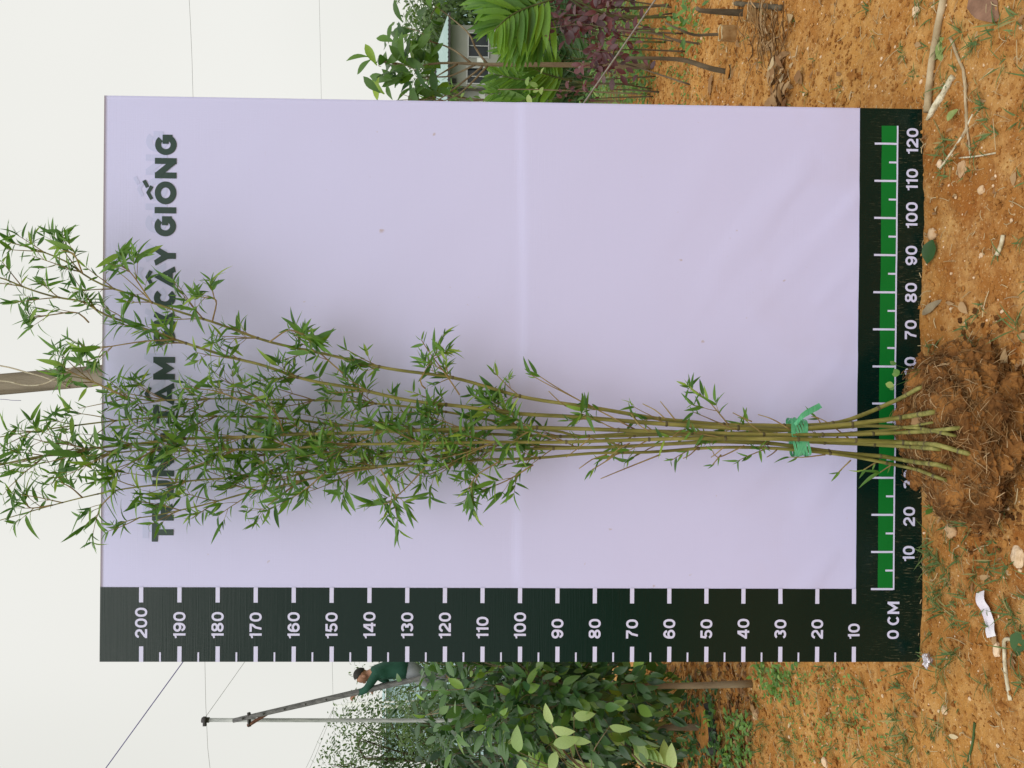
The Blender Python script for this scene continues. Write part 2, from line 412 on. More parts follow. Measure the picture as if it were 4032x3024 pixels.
class Leaves:
    """leaves of one plant: the largest seen become parts of their own, the rest is one mass"""
    def __init__(self, kinds): self.k = kinds; self.items = []
    def put(self, p, d, n, s, kind=None):
        self.items.append((np.asarray(p, float), frame_from(d, n), s, random.randrange(len(self.k)) if kind is None else kind))
    def build(self, parent, mat, nparts=100, name='leaf', mass='foliage'):
        if not self.items: return
        def vis(it):
            p = it[0]; r = p-CAM; z = r.dot(CF)
            if z <= 0: return 0
            u = r.dot(CR)/z*FPX+1512; v = r.dot(CD)/z*FPX+2016
            inside = -40 < u < 3064 and -40 < v < 4072
            hid = (3024-u > 400 and 3024-u < 2590 and 420 < v < 3630 and p[1] > 2.1)
            return it[2]/z*(1 if inside else 0.02)*(0.02 if hid else 1)*(0.98+0.04*random.random()) - (0.02 if True else 0)*0
        its = sorted(self.items, key=lambda it: -vis(it)*(1.0/(1+0.15*max(0, it[0][1]-min(i[0][1] for i in self.items[:1])))))
        for it in its[:nparts]:
            o = bpy.data.objects.new(name, self.k[it[3]][2]); col.objects.link(o)
            R = it[1]*it[2]; p = it[0]
            o.parent = parent
            mw = Matrix(((R[0, 0], R[0, 1], R[0, 2], p[0]), (R[1, 0], R[1, 1], R[1, 2], p[1]), (R[2, 0], R[2, 1], R[2, 2], p[2]), (0, 0, 0, 1)))
            o.matrix_parent_inverse = parent_inv(parent)
            o.matrix_basis = mw
        rest = its[nparts:]
        if rest:
            mb = MB()
            for p, R, s, k in rest:
                mb.add((self.k[k][0]*s)@R.T+p, self.k[k][1])
            o = mb.build(mass, mat, parent); o['kind'] = 'stuff'

def rdir(): 
    v = RNG.normal(size=3); return v/np.linalg.norm(v)

# ------------------------------------------------------------------ lettering
def ell(cx, cy, rx, ry, a0, a1, n=18, e=1.0):
    a = np.radians(np.linspace(a0, a1, n))
    c, s = np.cos(a), np.sin(a)
    return [(cx+rx*np.sign(x)*abs(x)**e, cy+ry*np.sign(y)*abs(y)**e) for x, y in zip(c, s)]
def glyph(ch, w, t):
    h = t/2; L = []
    if ch == '0': L = [(ell(w/2, .5, w/2-h, .5-h, 0, 360, 33, 0.86)[:-1], True)]
    elif ch == 'O': L = [(ell(w/2, .5, w/2-h, .5-h, 0, 360, 41)[:-1], True)]
    elif ch == '1': L = [([(w-h, 0), (w-h, 1)], False), ([(w-t*.8, .90), (w*.42, .80), (0, .78)], False, .75)]
    elif ch == '2':
        r = w/2-h; L = [(ell(w/2, 1-h-.26, r, .26, 172, -28, 14)+[(w*.62, .42), (w*.22, .2), (h, h)], False), ([(0, h), (w, h)], False)]
    elif ch == '3': L = [(ell(w/2, .74, w/2-h*1.1, .26-h, 165, -90, 13), False), (ell(w/2, .29, w/2-h, .29-h, 90, -165, 15), False)]
    elif ch == '4': L = [([(w*.74, 0), (w*.74, 1)], False), ([(w*.64, .95), (h, .30), (h*1.2, .28)], False), ([(0, .28), (w, .28)], False)]
    elif ch == '5': L = [([(w*.92, 1-h), (w*.22, 1-h), (w*.13, .50)], False), (ell(w/2, .33, w/2-h, .33-h, 140, -165, 17), False)]
    elif ch in '69':
        L = [(ell(w/2, .33, w/2-h, .33-h, 0, 360, 25)[:-1], True), (ell(w/2, .52, w/2-h, .48-h, 25, 180, 12)+[(h, .33)], False)]
        if ch == '9': L = [([(w-x, 1-y) for x, y in s[0]], s[1]) for s in L]
    elif ch == '7': L = [([(0, 1-h), (w-h*.4, 1-h)], False), ([(w-h*1.1, 1-t), (w*.52, .5), (w*.36, 0)], False)]
    elif ch == '8': L = [(ell(w/2, .745, (w/2-h)*.9, .255-h*.6, 0, 360, 25)[:-1], True), (ell(w/2, .28, w/2-h, .28-h, 0, 360, 25)[:-1], True)]
    elif ch == 'C': L = [(ell(w/2*1.04, .5, w/2-h, .5-h, 42, 318, 25), False)]
    elif ch == 'G': L = [(ell(w/2*1.04, .5, w/2-h, .5-h, 42, 322, 25), False), ([(w-h, .20), (w-h, .54), ], False), ([(w, .54-h*.2), (w*.56, .54-h*.2)], False)]
    elif ch == 'M': L = [([(h, 0), (h, 1)], False), ([(w-h, 0), (w-h, 1)], False), ([(h, 1-h*.6), (w/2, .28), (w-h, 1-h*.6)], False)]
    elif ch == 'N': L = [([(h, 0), (h, 1)], False), ([(w-h, 0), (w-h, 1)], False), ([(h, 1-h*.7), (w-h, h*.7)], False)]
    elif ch == 'T': L = [([(w/2, 0), (w/2, 1-t)], False), ([(0, 1-h), (w, 1-h)], False)]
    elif ch == 'I': L = [([(w/2, 0), (w/2, 1)], False)]
    elif ch == 'U': L = [([(h, 1)]+ell(w/2, .38, w/2-h, .38-h, 180, 360, 15)+[(w-h, 1)], False)]
    elif ch == 'R': L = [([(h, 0), (h, 1)], False), ([(h, 1-h)]+ell(w*.52, .66, w*.48-h, .34-h, 90, -90, 12)+[(h, .32+h)], False), ([(w*.5, .36), (w-h*1.0, 0)], False)]
    elif ch == 'S':
        r = (1-t)/4; L = [(ell(w/2, 1-h-r, w/2-h, r, 35, 270, 16)+ell(w/2, h+r, w/2-h, r, 90, -145, 16)[1:], False)]
    elif ch == 'X': L = [([(h*1.1, 0), (w-h*1.1, 1)], False), ([(h*1.1, 1), (w-h*1.1, 0)], False)]
    elif ch == 'Y': L = [([(w/2, 0), (w/2, .42)], False), ([(h*1.1, 1), (w/2, .40), (w-h*1.1, 1)], False)]
    elif ch == 'A': L = [([(h*1.1, 0), (w/2, .93), (w-h*1.1, 0)], False), ([(w*.24, .25), (w*.76, .25)], False, .8)]
    elif ch == '^': L = [([(0, 0), (w/2, .17), (w, 0)], False)]
    elif ch == "'": L = [([(0, 0), (w, .17)], False)]
    return L
def stroke(pts, width, closed, clip=None):
    p = np.asarray(pts, float); n = len(p); L = []; R = []
    for i in range(n):
        a = p[(i-1) % n] if (closed or i > 0) else None
        c = p[(i+1) % n] if (closed or i < n-1) else None
        d1 = (p[i]-a) if a is not None else None; d2 = (c-p[i]) if c is not None else None
        if d1 is None: d1 = d2
        if d2 is None: d2 = d1
        d1 = d1/(np.linalg.norm(d1)+1e-9); d2 = d2/(np.linalg.norm(d2)+1e-9)
        n1 = np.array((-d1[1], d1[0])); n2 = np.array((-d2[1], d2[0])); m = n1+n2; m /= np.linalg.norm(m)+1e-9
        k = 1/max(m.dot(n1), 0.45)
        L.append(p[i]+m*k*width/2); R.append(p[i]-m*k*width/2)
    v = L+R; f = []
    for i in range(n if closed else n-1):
        j = (i+1) % n; f.append((i, n+i, n+j, j))
    return v, f

# ------------------------------------------------------------------ the measuring board
BW = 149.3; BH0, BH1 = -8.6, 210.8
board = empty('measuring_board', WM@np.array((0, 1.086, 0))+BO)
tag(board, 'tall white measuring board with dark green height ruler and lettering', 'measuring board')
def bdisp(x, h):
    """cm in, metres out, + is towards the camera"""
    x = np.asarray(x, float); h = np.asarray(h, float)
    edge = np.clip(np.minimum(np.minimum(x, BW-x), np.minimum(h-BH0, BH1-h))/10, 0, 1)
    r = 0.0019/(1+np.exp((h-100.5-0.6*np.sin(x*0.05))/0.35))*np.clip((x-18)/6, 0, 1)
    r = r*np.exp(-np.clip(100-h, 0, 200)/45)
    wv = 0.0016*fbm(x*0.9+h*0.55, h*0.5-x*0.2, 0.055, 2)+0.0010*fbm(x+3, h*0.35, 0.05, 2)
    wv2 = 0.0055*np.maximum(0, fbm(x*0.8+h*0.9, (h-x)*0.25+70, 0.11, 2))*np.clip((70-h)/60, 0, 1)
    return r+(wv+wv2)*edge
def bpt(x, h, off):
    x = np.asarray(x, float); h = np.asarray(h, float)
    z = bdisp(x, h)+off
    loc = np.stack([(x-75)/100, -(h-100)/100, -z], -1)
    return loc@WM.T+BO
def vinyl(name, c, c2=None, scratch=False, spots=False, rough=0.42, spec=0.55):
    m = bpy.data.materials.new(name); m.use_nodes = True
    n, l = m.node_tree.nodes, m.node_tree.links
    b = n['Principled BSDF']; b.inputs['Roughness'].default_value = rough; b.inputs['Specular IOR Level'].default_value = spec
    tc = n.new('ShaderNodeTexCoord')
    mp = n.new('ShaderNodeMapping'); mp.inputs['Scale'].default_value = (6, 6, 420); l.new(tc.outputs['Object'], mp.inputs[0])
    t = n.new('ShaderNodeTexNoise'); t.inputs['Scale'].default_value = 1; t.inputs['Detail'].default_value = 2; l.new(mp.outputs[0], t.inputs[0])
    mp2 = n.new('ShaderNodeMapping'); mp2.inputs['Scale'].default_value = (420, 6, 30); l.new(tc.outputs['Object'], mp2.inputs[0])
    t2 = n.new('ShaderNodeTexNoise'); t2.inputs['Scale'].default_value = 1; t2.inputs['Detail'].default_value = 1; l.new(mp2.outputs[0], t2.inputs[0])
    ad = n.new('ShaderNodeMath'); l.new(t.outputs['Fac'], ad.inputs[0]); l.new(t2.outputs['Fac'], ad.inputs[1])
    bp = n.new('ShaderNodeBump'); bp.inputs['Strength'].default_value = 0.35; bp.inputs['Distance'].default_value = 0.0006
    l.new(ad.outputs[0], bp.inputs['Height']); l.new(bp.outputs[0], b.inputs['Normal'])
    b.inputs['Base Color'].default_value = (*c, 1)
    x = n.new('ShaderNodeMixRGB'); x.inputs[1].default_value = (*c, 1); x.inputs[2].default_value = (*(c2 or c), 1)
    if scratch:
        mp3 = n.new('ShaderNodeMapping'); mp3.inputs['Scale'].default_value = (260, 60, 38); l.new(tc.outputs['Object'], mp3.inputs[0])
        t3 = n.new('ShaderNodeTexNoise'); t3.inputs['Scale'].default_value = 1; t3.inputs['Detail'].default_value = 4; t3.inputs['Roughness'].default_value = 0.7; l.new(mp3.outputs[0], t3.inputs[0])
        r = n.new('ShaderNodeMapRange'); r.inputs[1].default_value = 0.57; r.inputs[2].default_value = 0.70; l.new(t3.outputs['Fac'], r.inputs[0])
        sp = n.new('ShaderNodeSeparateXYZ'); l.new(tc.outputs['Object'], sp.inputs[0])
        g = n.new('ShaderNodeMapRange'); g.inputs[1].default_value = 0.17; g.inputs[2].default_value = 0.0; g.inputs[3].default_value = 0.0; g.inputs[4].default_value = 0.75
        l.new(sp.outputs['Z'], g.inputs[0])
        big = n.new('ShaderNodeTexNoise'); big.inputs['Scale'].default_value = 5; l.new(tc.outputs['Object'], big.inputs[0])
        gr = n.new('ShaderNodeMapRange'); gr.inputs[1].default_value = 0.42; gr.inputs[2].default_value = 0.6; l.new(big.outputs['Fac'], gr.inputs[0])
        mu = n.new('ShaderNodeMath'); mu.operation = 'MULTIPLY'; l.new(r.outputs[0], mu.inputs[0]); l.new(g.outputs[0], mu.inputs[1])
        mu2 = n.new('ShaderNodeMath'); mu2.operation = 'MULTIPLY'; l.new(mu.outputs[0], mu2.inputs[0]); l.new(gr.outputs[0], mu2.inputs[1])
        l.new(mu2.outputs[0], x.inputs[0])
    else:
        t3 = n.new('ShaderNodeTexNoise'); t3.inputs['Scale'].default_value = 2.2; l.new(tc.outputs['Object'], t3.inputs[0])
        l.new(t3.outputs['Fac'], x.inputs[0])
        if spots:
            t4 = n.new('ShaderNodeTexNoise'); t4.inputs['Scale'].default_value = 42; t4.inputs['Detail'].default_value = 3; l.new(tc.outputs['Object'], t4.inputs[0])
            r4 = n.new('ShaderNodeMapRange'); r4.inputs[1].default_value = 0.74; r4.inputs[2].default_value = 0.82; r4.inputs[4].default_value = 0.5; l.new(t4.outputs['Fac'], r4.inputs[0])
            t5 = n.new('ShaderNodeTexNoise'); t5.inputs['Scale'].default_value = 3; t5.inputs['Detail'].default_value = 4; l.new(tc.outputs['Object'], t5.inputs[0])
            sp = n.new('ShaderNodeSeparateXYZ'); l.new(tc.outputs['Object'], sp.inputs[0])
            g = n.new('ShaderNodeMapRange'); g.inputs[1].default_value = 0.75; g.inputs[2].default_value = 0.15; g.inputs[4].default_value = 0.16; l.new(sp.outputs['Z'], g.inputs[0])
            g5 = n.new('ShaderNodeMapRange'); g5.inputs[1].default_value = 0.5; g5.inputs[2].default_value = 0.75; l.new(t5.outputs['Fac'], g5.inputs[0])
            mu = n.new('ShaderNodeMath'); mu.operation = 'MULTIPLY'; l.new(g.outputs[0], mu.inputs[0]); l.new(g5.outputs[0], mu.inputs[1])
            ad2 = n.new('ShaderNodeMath'); l.new(mu.outputs[0], ad2.inputs[0]); l.new(r4.outputs[0], ad2.inputs[1])
            y = n.new('ShaderNodeMixRGB'); y.inputs[2].default_value = (0.42, 0.28, 0.17, 1); l.new(ad2.outputs[0], y.inputs[0]); l.new(x.outputs[0], y.inputs[1]); x = y
    l.new(x.outputs[0], b.inputs['Base Color'])
    return m
M['vinyl_white'] = vinyl('vinyl_white', (0.625, 0.635, 0.95), (0.645, 0.65, 0.97), spec=0.4, spots=True)
M['vinyl_print'] = vinyl('vinyl_print', (0.68, 0.69, 0.95), (0.69, 0.70, 0.97), spec=0.4)
M['vinyl_dark'] = vinyl('vinyl_dark', (0.0010, 0.0150, 0.0115), (0.30, 0.26, 0.15), scratch=True, spec=0.34, rough=0.2)
M['vinyl_green'] = vinyl('vinyl_green', (0.004, 0.165, 0.024), (0.005, 0.18, 0.028), spec=0.2)
M['vinyl_letter'] = vinyl('vinyl_letter', (0.006, 0.035, 0.026), (0.008, 0.038, 0.028), spec=0.5)
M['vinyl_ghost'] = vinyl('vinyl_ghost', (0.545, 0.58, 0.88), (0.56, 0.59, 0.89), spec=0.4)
M['frame_edge'] = nmat('frame_edge', (0.30, 0.28, 0.26), (0.45, 0.42, 0.40), scale=20, rough=0.6)

def bgrid(name, x0, x1, h0, h1, off, mat, step=1.5, part=True):
    nx = max(2, int((x1-x0)/step)+1); nh = max(2, int((h1-h0)/step)+1)
    xs = np.linspace(x0, x1, nx); hs = np.linspace(h0, h1, nh)
    A, B = np.meshgrid(xs, hs, indexing='ij')
    v = bpt(A, B, off).reshape(-1, 3)
    q = grid_quads(nx, nh)
    return bm_np(name, (v-V(board.location)), q, mat, parent=None)
def as_part(o, parent=board):
    o.parent = parent; return o
# vinyl skin: front sheet with folded edges
xs = np.arange(0, BW+0.01, BW/150); hs = np.arange(BH0, BH1+0.01, (BH1-BH0)/220)
A, B = np.meshgrid(xs, hs, indexing='ij')
fv = bpt(A, B, 0.0).reshape(-1, 3)-V(board.location)
fq = grid_quads(len(xs), len(hs)).tolist()
nh = len(hs); nx = len(xs)
ring = [i*nh for i in range(nx)]+[(nx-1)*nh+j for j in range(1, nh)]+[i*nh+nh-1 for i in range(nx-2, -1, -1)]+[j for j in range(nh-2, 0, -1)]
back = WM@np.array((0, 0, 1.0))
v2 = list(fv); base = len(v2)
for k in ring: v2.append(fv[k]+back*0.004+0)
b2 = len(v2)
for k in ring: v2.append(fv[k]+back*0.026)
quads = fq
for i in range(len(ring)):
    j = (i+1) % len(ring)
    quads.append([ring[i], ring[j], base+j, base+i]); quads.append([base+i, base+j, b2+j, b2+i])
o = bm_np('banner_sheet', np.array(v2), quads, M['vinyl_white']); o.parent = board
# wooden frame behind the sheet
fm = MB()
def bbox_part(x0, x1, h0, h1, z0, z1):
    c = [((x-75)/100, -(h-100)/100, z) for x in (x0, x1) for h in (h0, h1) for z in (z0, z1)]
    v = np.array(c)@WM.T+BO-V(board.location)
    return v, [(0, 1, 3, 2), (4, 6, 7, 5), (0, 4, 5, 1), (2, 3, 7, 6), (0, 2, 6, 4), (1, 5, 7, 3)]
for nm, a in (('frame_bar', (0.6, 5, BH0+.6, BH1-.6)), ('frame_bar', (BW-5, BW-.6, BH0+.6, BH1-.6)), ('frame_bar', (5.1, BW-5.1, BH0+.6, BH0+5)), ('frame_bar', (5.1, BW-5.1, BH1-5, BH1-.6)), ('frame_bar', (5.1, BW-5.1, 99, 103))):
    mb = MB(); mb.add(*bbox_part(*a, 0.0065, 0.025)); o = mb.build(nm, M['stick_wood'], None, False); o.parent = board
o = bgrid('dark_border', 0.0, 19.7, 9.5, BH1, 0.0007, M['vinyl_dark']); o.parent = board
o['label'] = 'dark green ruler band up the left edge'
o = bgrid('dark_border', 0.0, BW, BH0, 9.5, 0.0007, M['vinyl_dark']); o.parent = board
o['label'] = 'dark green ruler band along the bottom edge'
o = bgrid('green_stripe', 19.9, 144.6, -0.5, 3.6, 0.0013, M['vinyl_green'], 1.0); o.parent = board
o = bgrid('ruler_line', 19.5, 144.6, -0.92, -0.5, 0.0019, M['vinyl_print'], 1.0); o.parent = board
def tick(x0, x1, h0, h1, off=0.0014):
    o = bgrid('tick_mark', x0, x1, h0, h1, off, M['vinyl_print'], 0.6); o.parent = board
for k in range(1, 21):
    h = k*10
    tick(0.0, 4.1, h-.62, h+.48); tick(15.7, 19.75, h-.5, h+.6)
    if k < 20: tick(0.05, 2.55, h+5-.22, h+5+.22)
for k in range(0, 13):
    x = 19.7+k*10
    tick(x-.27, x+.27, -0.5, 5.5, 0.0020)
    if k < 12: tick(x+5-.25, x+5+.25, -0.5, 1.55, 0.0020)
_lay = [0]
def text_part(name, chars, off, mat):
    """chars: list of (glyph, x0, x1, h0, height, thickness)"""
    mb = MB(); k = 0
    for ch, x0, x1, h0, H, t in chars:
        w = (x1-x0)/H
        for s in glyph(ch, w, t):
            tw = t*(s[2] if len(s) > 2 else 1)
            v, f = stroke(s[0], tw, s[1])
            v = np.array(v)
            if ch not in "^'": v[:, 1] = np.clip(v[:, 1], 0, 1)
            p = bpt(x0+v[:, 0]*H, h0+v[:, 1]*H, off+0.00012*k)-V(board.location)
            mb.add(p, [tuple(reversed(q)) for q in f]); k += 1
    o = mb.build(name, mat, None, False); o.parent = board; return o
DW = {'1': 1.25, '0': 2.42, '2': 2.35, '3': 2.35, '4': 2.5, '5': 2.35, '6': 2.4, '7': 2.3, '8': 2.4, '9': 2.4, 'C': 2.75, 'M': 3.2}
def numeral(s, x, hmid, center=False, H=3.2):
    tot = sum(DW[c] for c in s)+0.42*(len(s)-1)
    if center: x -= tot/2
    L = []
    for c in s:
        L.append((c, x, x+DW[c], hmid-H/2, H, 0.185)); x += DW[c]+0.42
    text_part('numeral', L, 0.0015, M['vinyl_print'])
for k in range(1, 21): numeral(str(k*10), 6.3, k*10)
for k in range(1, 13): numeral(str(k*10), 19.7+k*10+(0.9 if k in (10, 12) else 0.5 if k == 11 else -0.4 if k < 4 else 0), -4.8, True)
text_part('numeral', [('0', 6.2, 8.6, -2.3, 3.2, .185), ('C', 9.9, 12.55, -2.3, 3.2, .185), ('M', 13.0, 16.3, -2.3, 3.2, .2)], 0.0015, M['vinyl_print'])
title = [('T', 2059, 2133), ('R', 1980, 2050), ('U', 1891, 1967), ('N', 1798, 1876), ('G', 1706, 1788), ('T', 1594, 1668), ('A', 1504, 1598), ('M', 1405, 1495),
         ('S', 1295, 1361), ('X', 1224, 1290), ('C', 1136, 1212), ('A', 1046, 1137), ('Y', 965, 1049), ('G', 851, 932), ('I', 815, 840), ('O', 714, 804), ('N', 622, 702), ('G', 530, 612)]
HB, HC = 191.75, 5.65
def by(Y): return (2606.5-Y)/14.92
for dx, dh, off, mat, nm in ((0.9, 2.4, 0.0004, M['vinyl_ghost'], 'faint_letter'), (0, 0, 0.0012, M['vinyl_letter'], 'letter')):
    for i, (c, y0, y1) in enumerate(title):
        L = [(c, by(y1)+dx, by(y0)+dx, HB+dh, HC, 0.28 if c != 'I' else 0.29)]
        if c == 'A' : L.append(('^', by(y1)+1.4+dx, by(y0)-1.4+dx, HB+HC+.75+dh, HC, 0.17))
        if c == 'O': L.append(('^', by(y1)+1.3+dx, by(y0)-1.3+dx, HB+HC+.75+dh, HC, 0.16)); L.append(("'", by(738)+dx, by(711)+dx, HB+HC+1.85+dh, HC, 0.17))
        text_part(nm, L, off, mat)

# ------------------------------------------------------------------ post and vine behind the board
p_top, p_bot = PD(-60, 1519, 2.33), PD(405, 1477, 2.33)
d = (p_bot-p_top)/(p_top[2]-p_bot[2]); p_gr = p_bot+d*(p_bot[2]+0.0)
pts = spline([p_gr, p_bot, p_top+(p_top-p_bot)*0.35], 26)
v, f = tube(pts, 0.031, 20)
nz = noise3(v*np.array((1, 1, 0.25)), 28, 2)
ax = np.stack([np.interp(v[:, 2], pts[:, 2], pts[:, 0]), np.interp(v[:, 2], pts[:, 2], pts[:, 1]), v[:, 2]], 1)
v = ax+(v-ax)*(1+0.05*nz)[:, None]
mb = MB(); mb.add(v, f); o = mb.build('wooden_post', M['wood_post'])
tag(o, 'weathered round wooden post standing behind the top of the board', 'post')
S = 4.916
def vz(a, b, dd): return PD(a/S, 1400+b/S, dd)
mb = MB()
st1 = [(-300, 110, 2.285), (0, 195, 2.285), (200, 235, 2.283), (500, 320, 2.282), (800, 400, 2.284), (1000, 470, 2.286), (1240, 560, 2.292), (1330, 620, 2.315), (1420, 600, 2.37)]
st2 = [(-300, 480, 2.29), (0, 490, 2.285), (200, 510, 2.284), (450, 570, 2.286), (700, 575, 2.286), (900, 530, 2.284), (1000, 480, 2.276), (1100, 430, 2.278), (1300, 290, 2.282), (1450, 210, 2.285), (1700, 100, 2.30), (2050, -30, 2.32), (2400, -120, 2.36)]
for s in (st1, st2):
    mb.add(*tube(spline([vz(*q) for q in s], 46), 0.0021, 8))
o = mb.build('dry_vine', M['vine']); tag(o, 'pale dry vine wound twice round the wooden post', 'vine')
# guy rope running from the post behind the board down to the right
a, b = PD(2300, 405, 3.1), PD(2580, 0, 3.1); dd = (b-a)
mb = MB(); mb.add(*tube(spline([a-dd*2.2, a, b, b+dd*((b[2]-0.0)/(a[2]-b[2]))], 12), 0.0038, 7))
o = mb.build('guy_rope', M['rope']); tag(o, 'taut grey guy rope slanting down to the ground right of the board', 'rope')

# ------------------------------------------------------------------ bamboo
bam = empty('bamboo_plant', G0(3860, 1690))
tag(bam, 'bundle of leafy bamboo canes with a bare root ball, leaning on the board', 'bamboo plant')
# root ball
rbc = np.array((-0.105, 1.80, 0.045))
v, f = ico(6)
d = 1+0.20*noise3(v+4, 1.1, 2)+0.24*noise3(v, 3.1, 3)+0.14*np.maximum(noise3(v+9, 8, 2), -.15)+0.05*noise3(v, 24, 3)-0.16*np.clip(noise3(v+30, 2.6, 2)-.22, 0, .3)/.3
p = v*d[:, None]*np.array((0.205, 0.195, 0.088))
p[:, 2] = np.where(p[:, 2] < -0.045, -0.045-(p[:, 2]+0.045)*.1, p[:, 2])
rb_v, rb_f, rb_p = v, f, p
def ball_y(X, Y):
    """distance at which the root ball's surface shows at a point of the photo"""
    w = rb_p+rbc-CAM; z = w@CF; X_ = (w@CD)/z*FPX+2016; Y_ = 3024-((w@CR)/z*FPX+1512)
    m = (X_-X)**2+(Y_-Y)**2 < 14**2
    return float((rb_p+rbc)[m, 1].min()) if m.any() else None
culms = [
 # (points in the photo, top radius, base radius)
 ([(3640,1518),(3616,1529),(3553,1565),(3423,1623),(3298,1664),(3134,1676),(2989,1674),(2845,1672),(2700,1659),(2581,1647),(2330,1604),(2060,1563),(1792,1489),(1524,1450),(1286,1395),(1066,1347),(900,1290),(836,1267),(727,1234),(613,1196),(521,1161),(401,1120),(325,1077),(260,1030),(150,985),(40,955)], .0014, .0066),
 ([(3700,1618),(3616,1633),(3462,1657),(3327,1672),(3134,1690),(2989,1688),(2798,1681),(2514,1662),(2268,1642),(2031,1628),(1816,1600),(1605,1576),(1406,1531),(1207,1495),(1030,1437),(890,1402),(689,1337),(529,1280),(401,1234),(336,1190),(217,1169),(108,1136),(0,1093),(-120,1070)], .0014, .0068),
 ([(3790,1683),(3664,1698),(3549,1703),(3394,1710),(3230,1712),(3045,1712),(2798,1705),(2629,1700),(2422,1693),(2210,1686),(1993,1683),(1774,1690),(1557,1697),(1340,1706),(1120,1712),(922,1722),(732,1727),(565,1745),(411,1760),(276,1783),(149,1799),(0,1830),(-200,1870)], .0020, .0072),
 ([(3835,1793),(3688,1751),(3544,1741),(3365,1734),(3134,1729),(2936,1727),(2687,1727),(2441,1734),(2193,1741),(1945,1741),(1700,1744),(1512,1748),(1322,1751),(1093,1769),(895,1770),(710,1776),(570,1772),(400,1790),(250,1800)], .0012, .0070),
 ([(3760,1850),(3698,1830),(3616,1821),(3471,1797),(3298,1782),(3052,1748),(2931,1742),(2798,1739),(2673,1746),(2451,1758),(2224,1765),(2022,1768),(1896,1775),(1700,1802),(1500,1838),(1358,1859),(1201,1890),(1105,1914),(972,1941),(850,1975),(759,1998),(610,2030),(542,2040),(470,2062)], .0011, .0062),
 ([(3744,1896),(3698,1883),(3616,1850),(3491,1823),(3336,1794),(3148,1773),(2989,1763),(2798,1763),(2562,1780),(2330,1785),(2109,1804),(1900,1811),(1684,1832),(1503,1835),(1286,1853),(1105,1862),(936,1880),(764,1892),(606,1910),(459,1930),(325,1959),(208,1989),(81,2025),(-40,2060)], .0010, .0062),
 ([(3780,1720),(3616,1685),(3423,1676),(3200,1690),(3000,1700),(2700,1712),(2490,1707),(2287,1717),(2205,1700),(2031,1674),(1804,1630),(1623,1603),(1382,1582),(1243,1576),(1020,1573),(836,1570),(597,1576),(488,1560),(412,1527),(330,1490),(250,1480)], .0010, .0052),
 ([(3720,1770),(3560,1758),(3400,1748),(3200,1740),(2900,1716),(2600,1712),(2300,1720),(2000,1712),(1800,1703),(1503,1684),(1298,1670),(1123,1648),(900,1640),(700,1640),(500,1652),(300,1675),(120,1700),(-80,1735)], .0011, .0056),
 ([(3690,1660),(3520,1690),(3300,1708),(3120,1715),(2900,1735),(2600,1752),(2300,1760),(2000,1752),(1750,1765),(1500,1785),(1250,1800),(1000,1790)], .0010, .0046),
]
K_BL = leaf_meshes('leaf', M['bamboo_leaf'], [dict(L=1, W=.20, fold=.3, droop=.10, rows=6, peak=.34), dict(L=1, W=.175, fold=.45, droop=.28, rows=6, peak=.32), dict(L=1, W=.22, fold=.2, droop=.02, rows=6, peak=.36), dict(L=1, W=.16, fold=.4, droop=.5, rows=7, peak=.32)])
BL = Leaves(K_BL)
branch = MB()
def leaf_fan(tip, d, n, size):
    """a little fan of leaves at the end of a twig"""
    d = d/np.linalg.norm(d); side = np.cross(d, CF); side /= np.linalg.norm(side)+1e-9
    for i in range(n):
        a = (i-(n-1)/2)*rnd(0.30, 0.50)+rnd(-.35, .35)
        q = d*math.cos(a)+side*math.sin(a)*1.15+CF*rnd(-.45, .35)+np.array((0, 0, -.12-.2*random.random()))
        nn = -CF*rnd(.2, 1.0)+np.array((rnd(-.7, .7), 0, rnd(-.1, .9)))
        BL.put(tip-d*rnd(0, .022)*(i % 3), q, nn, size*(rnd(.45, 1.25) if random.random() < .9 else 1.6))
def twig(p0, d, L, r, level, size, dens=1.0):
    d = d/np.linalg.norm(d); n = max(4, int(L/0.03)+2); pts = [p0]; dd = d.copy()
    for i in range(n-1):
        dd = dd+rdir()*0.10+np.array((0, 0, -0.015)); dd /= np.linalg.norm(dd)
        pts.append(pts[-1]+dd*L/(n-1))
    pts = np.array(pts)
    branch.add(*tube(pts, [r, r*.45], 4, False))
    if level > 0:
        k = max(1, int(L/0.045*dens))
        for j in range(k):
            i = int(rnd(.25, .95)*(n-1)); s = 1 if j % 2 else -1
            t = pts[min(i+1, n-1)]-pts[max(i-1, 0)]; t /= np.linalg.norm(t)
            sd = np.cross(t, CF); q = t*rnd(.5, .9)+sd*s*rnd(.3, .8)+CF*rnd(-.5, .4)
            twig(pts[i], q, L*rnd(.22, .42), r*.5, level-1, size)
    leaf_fan(pts[-1], pts[-1]-pts[-2], random.choice((4, 5, 6, 7)), size)
    if L > .05 and level == 0 and random.random() < .55:
        leaf_fan(pts[len(pts)//2], pts[-1]-pts[0], 2, size)
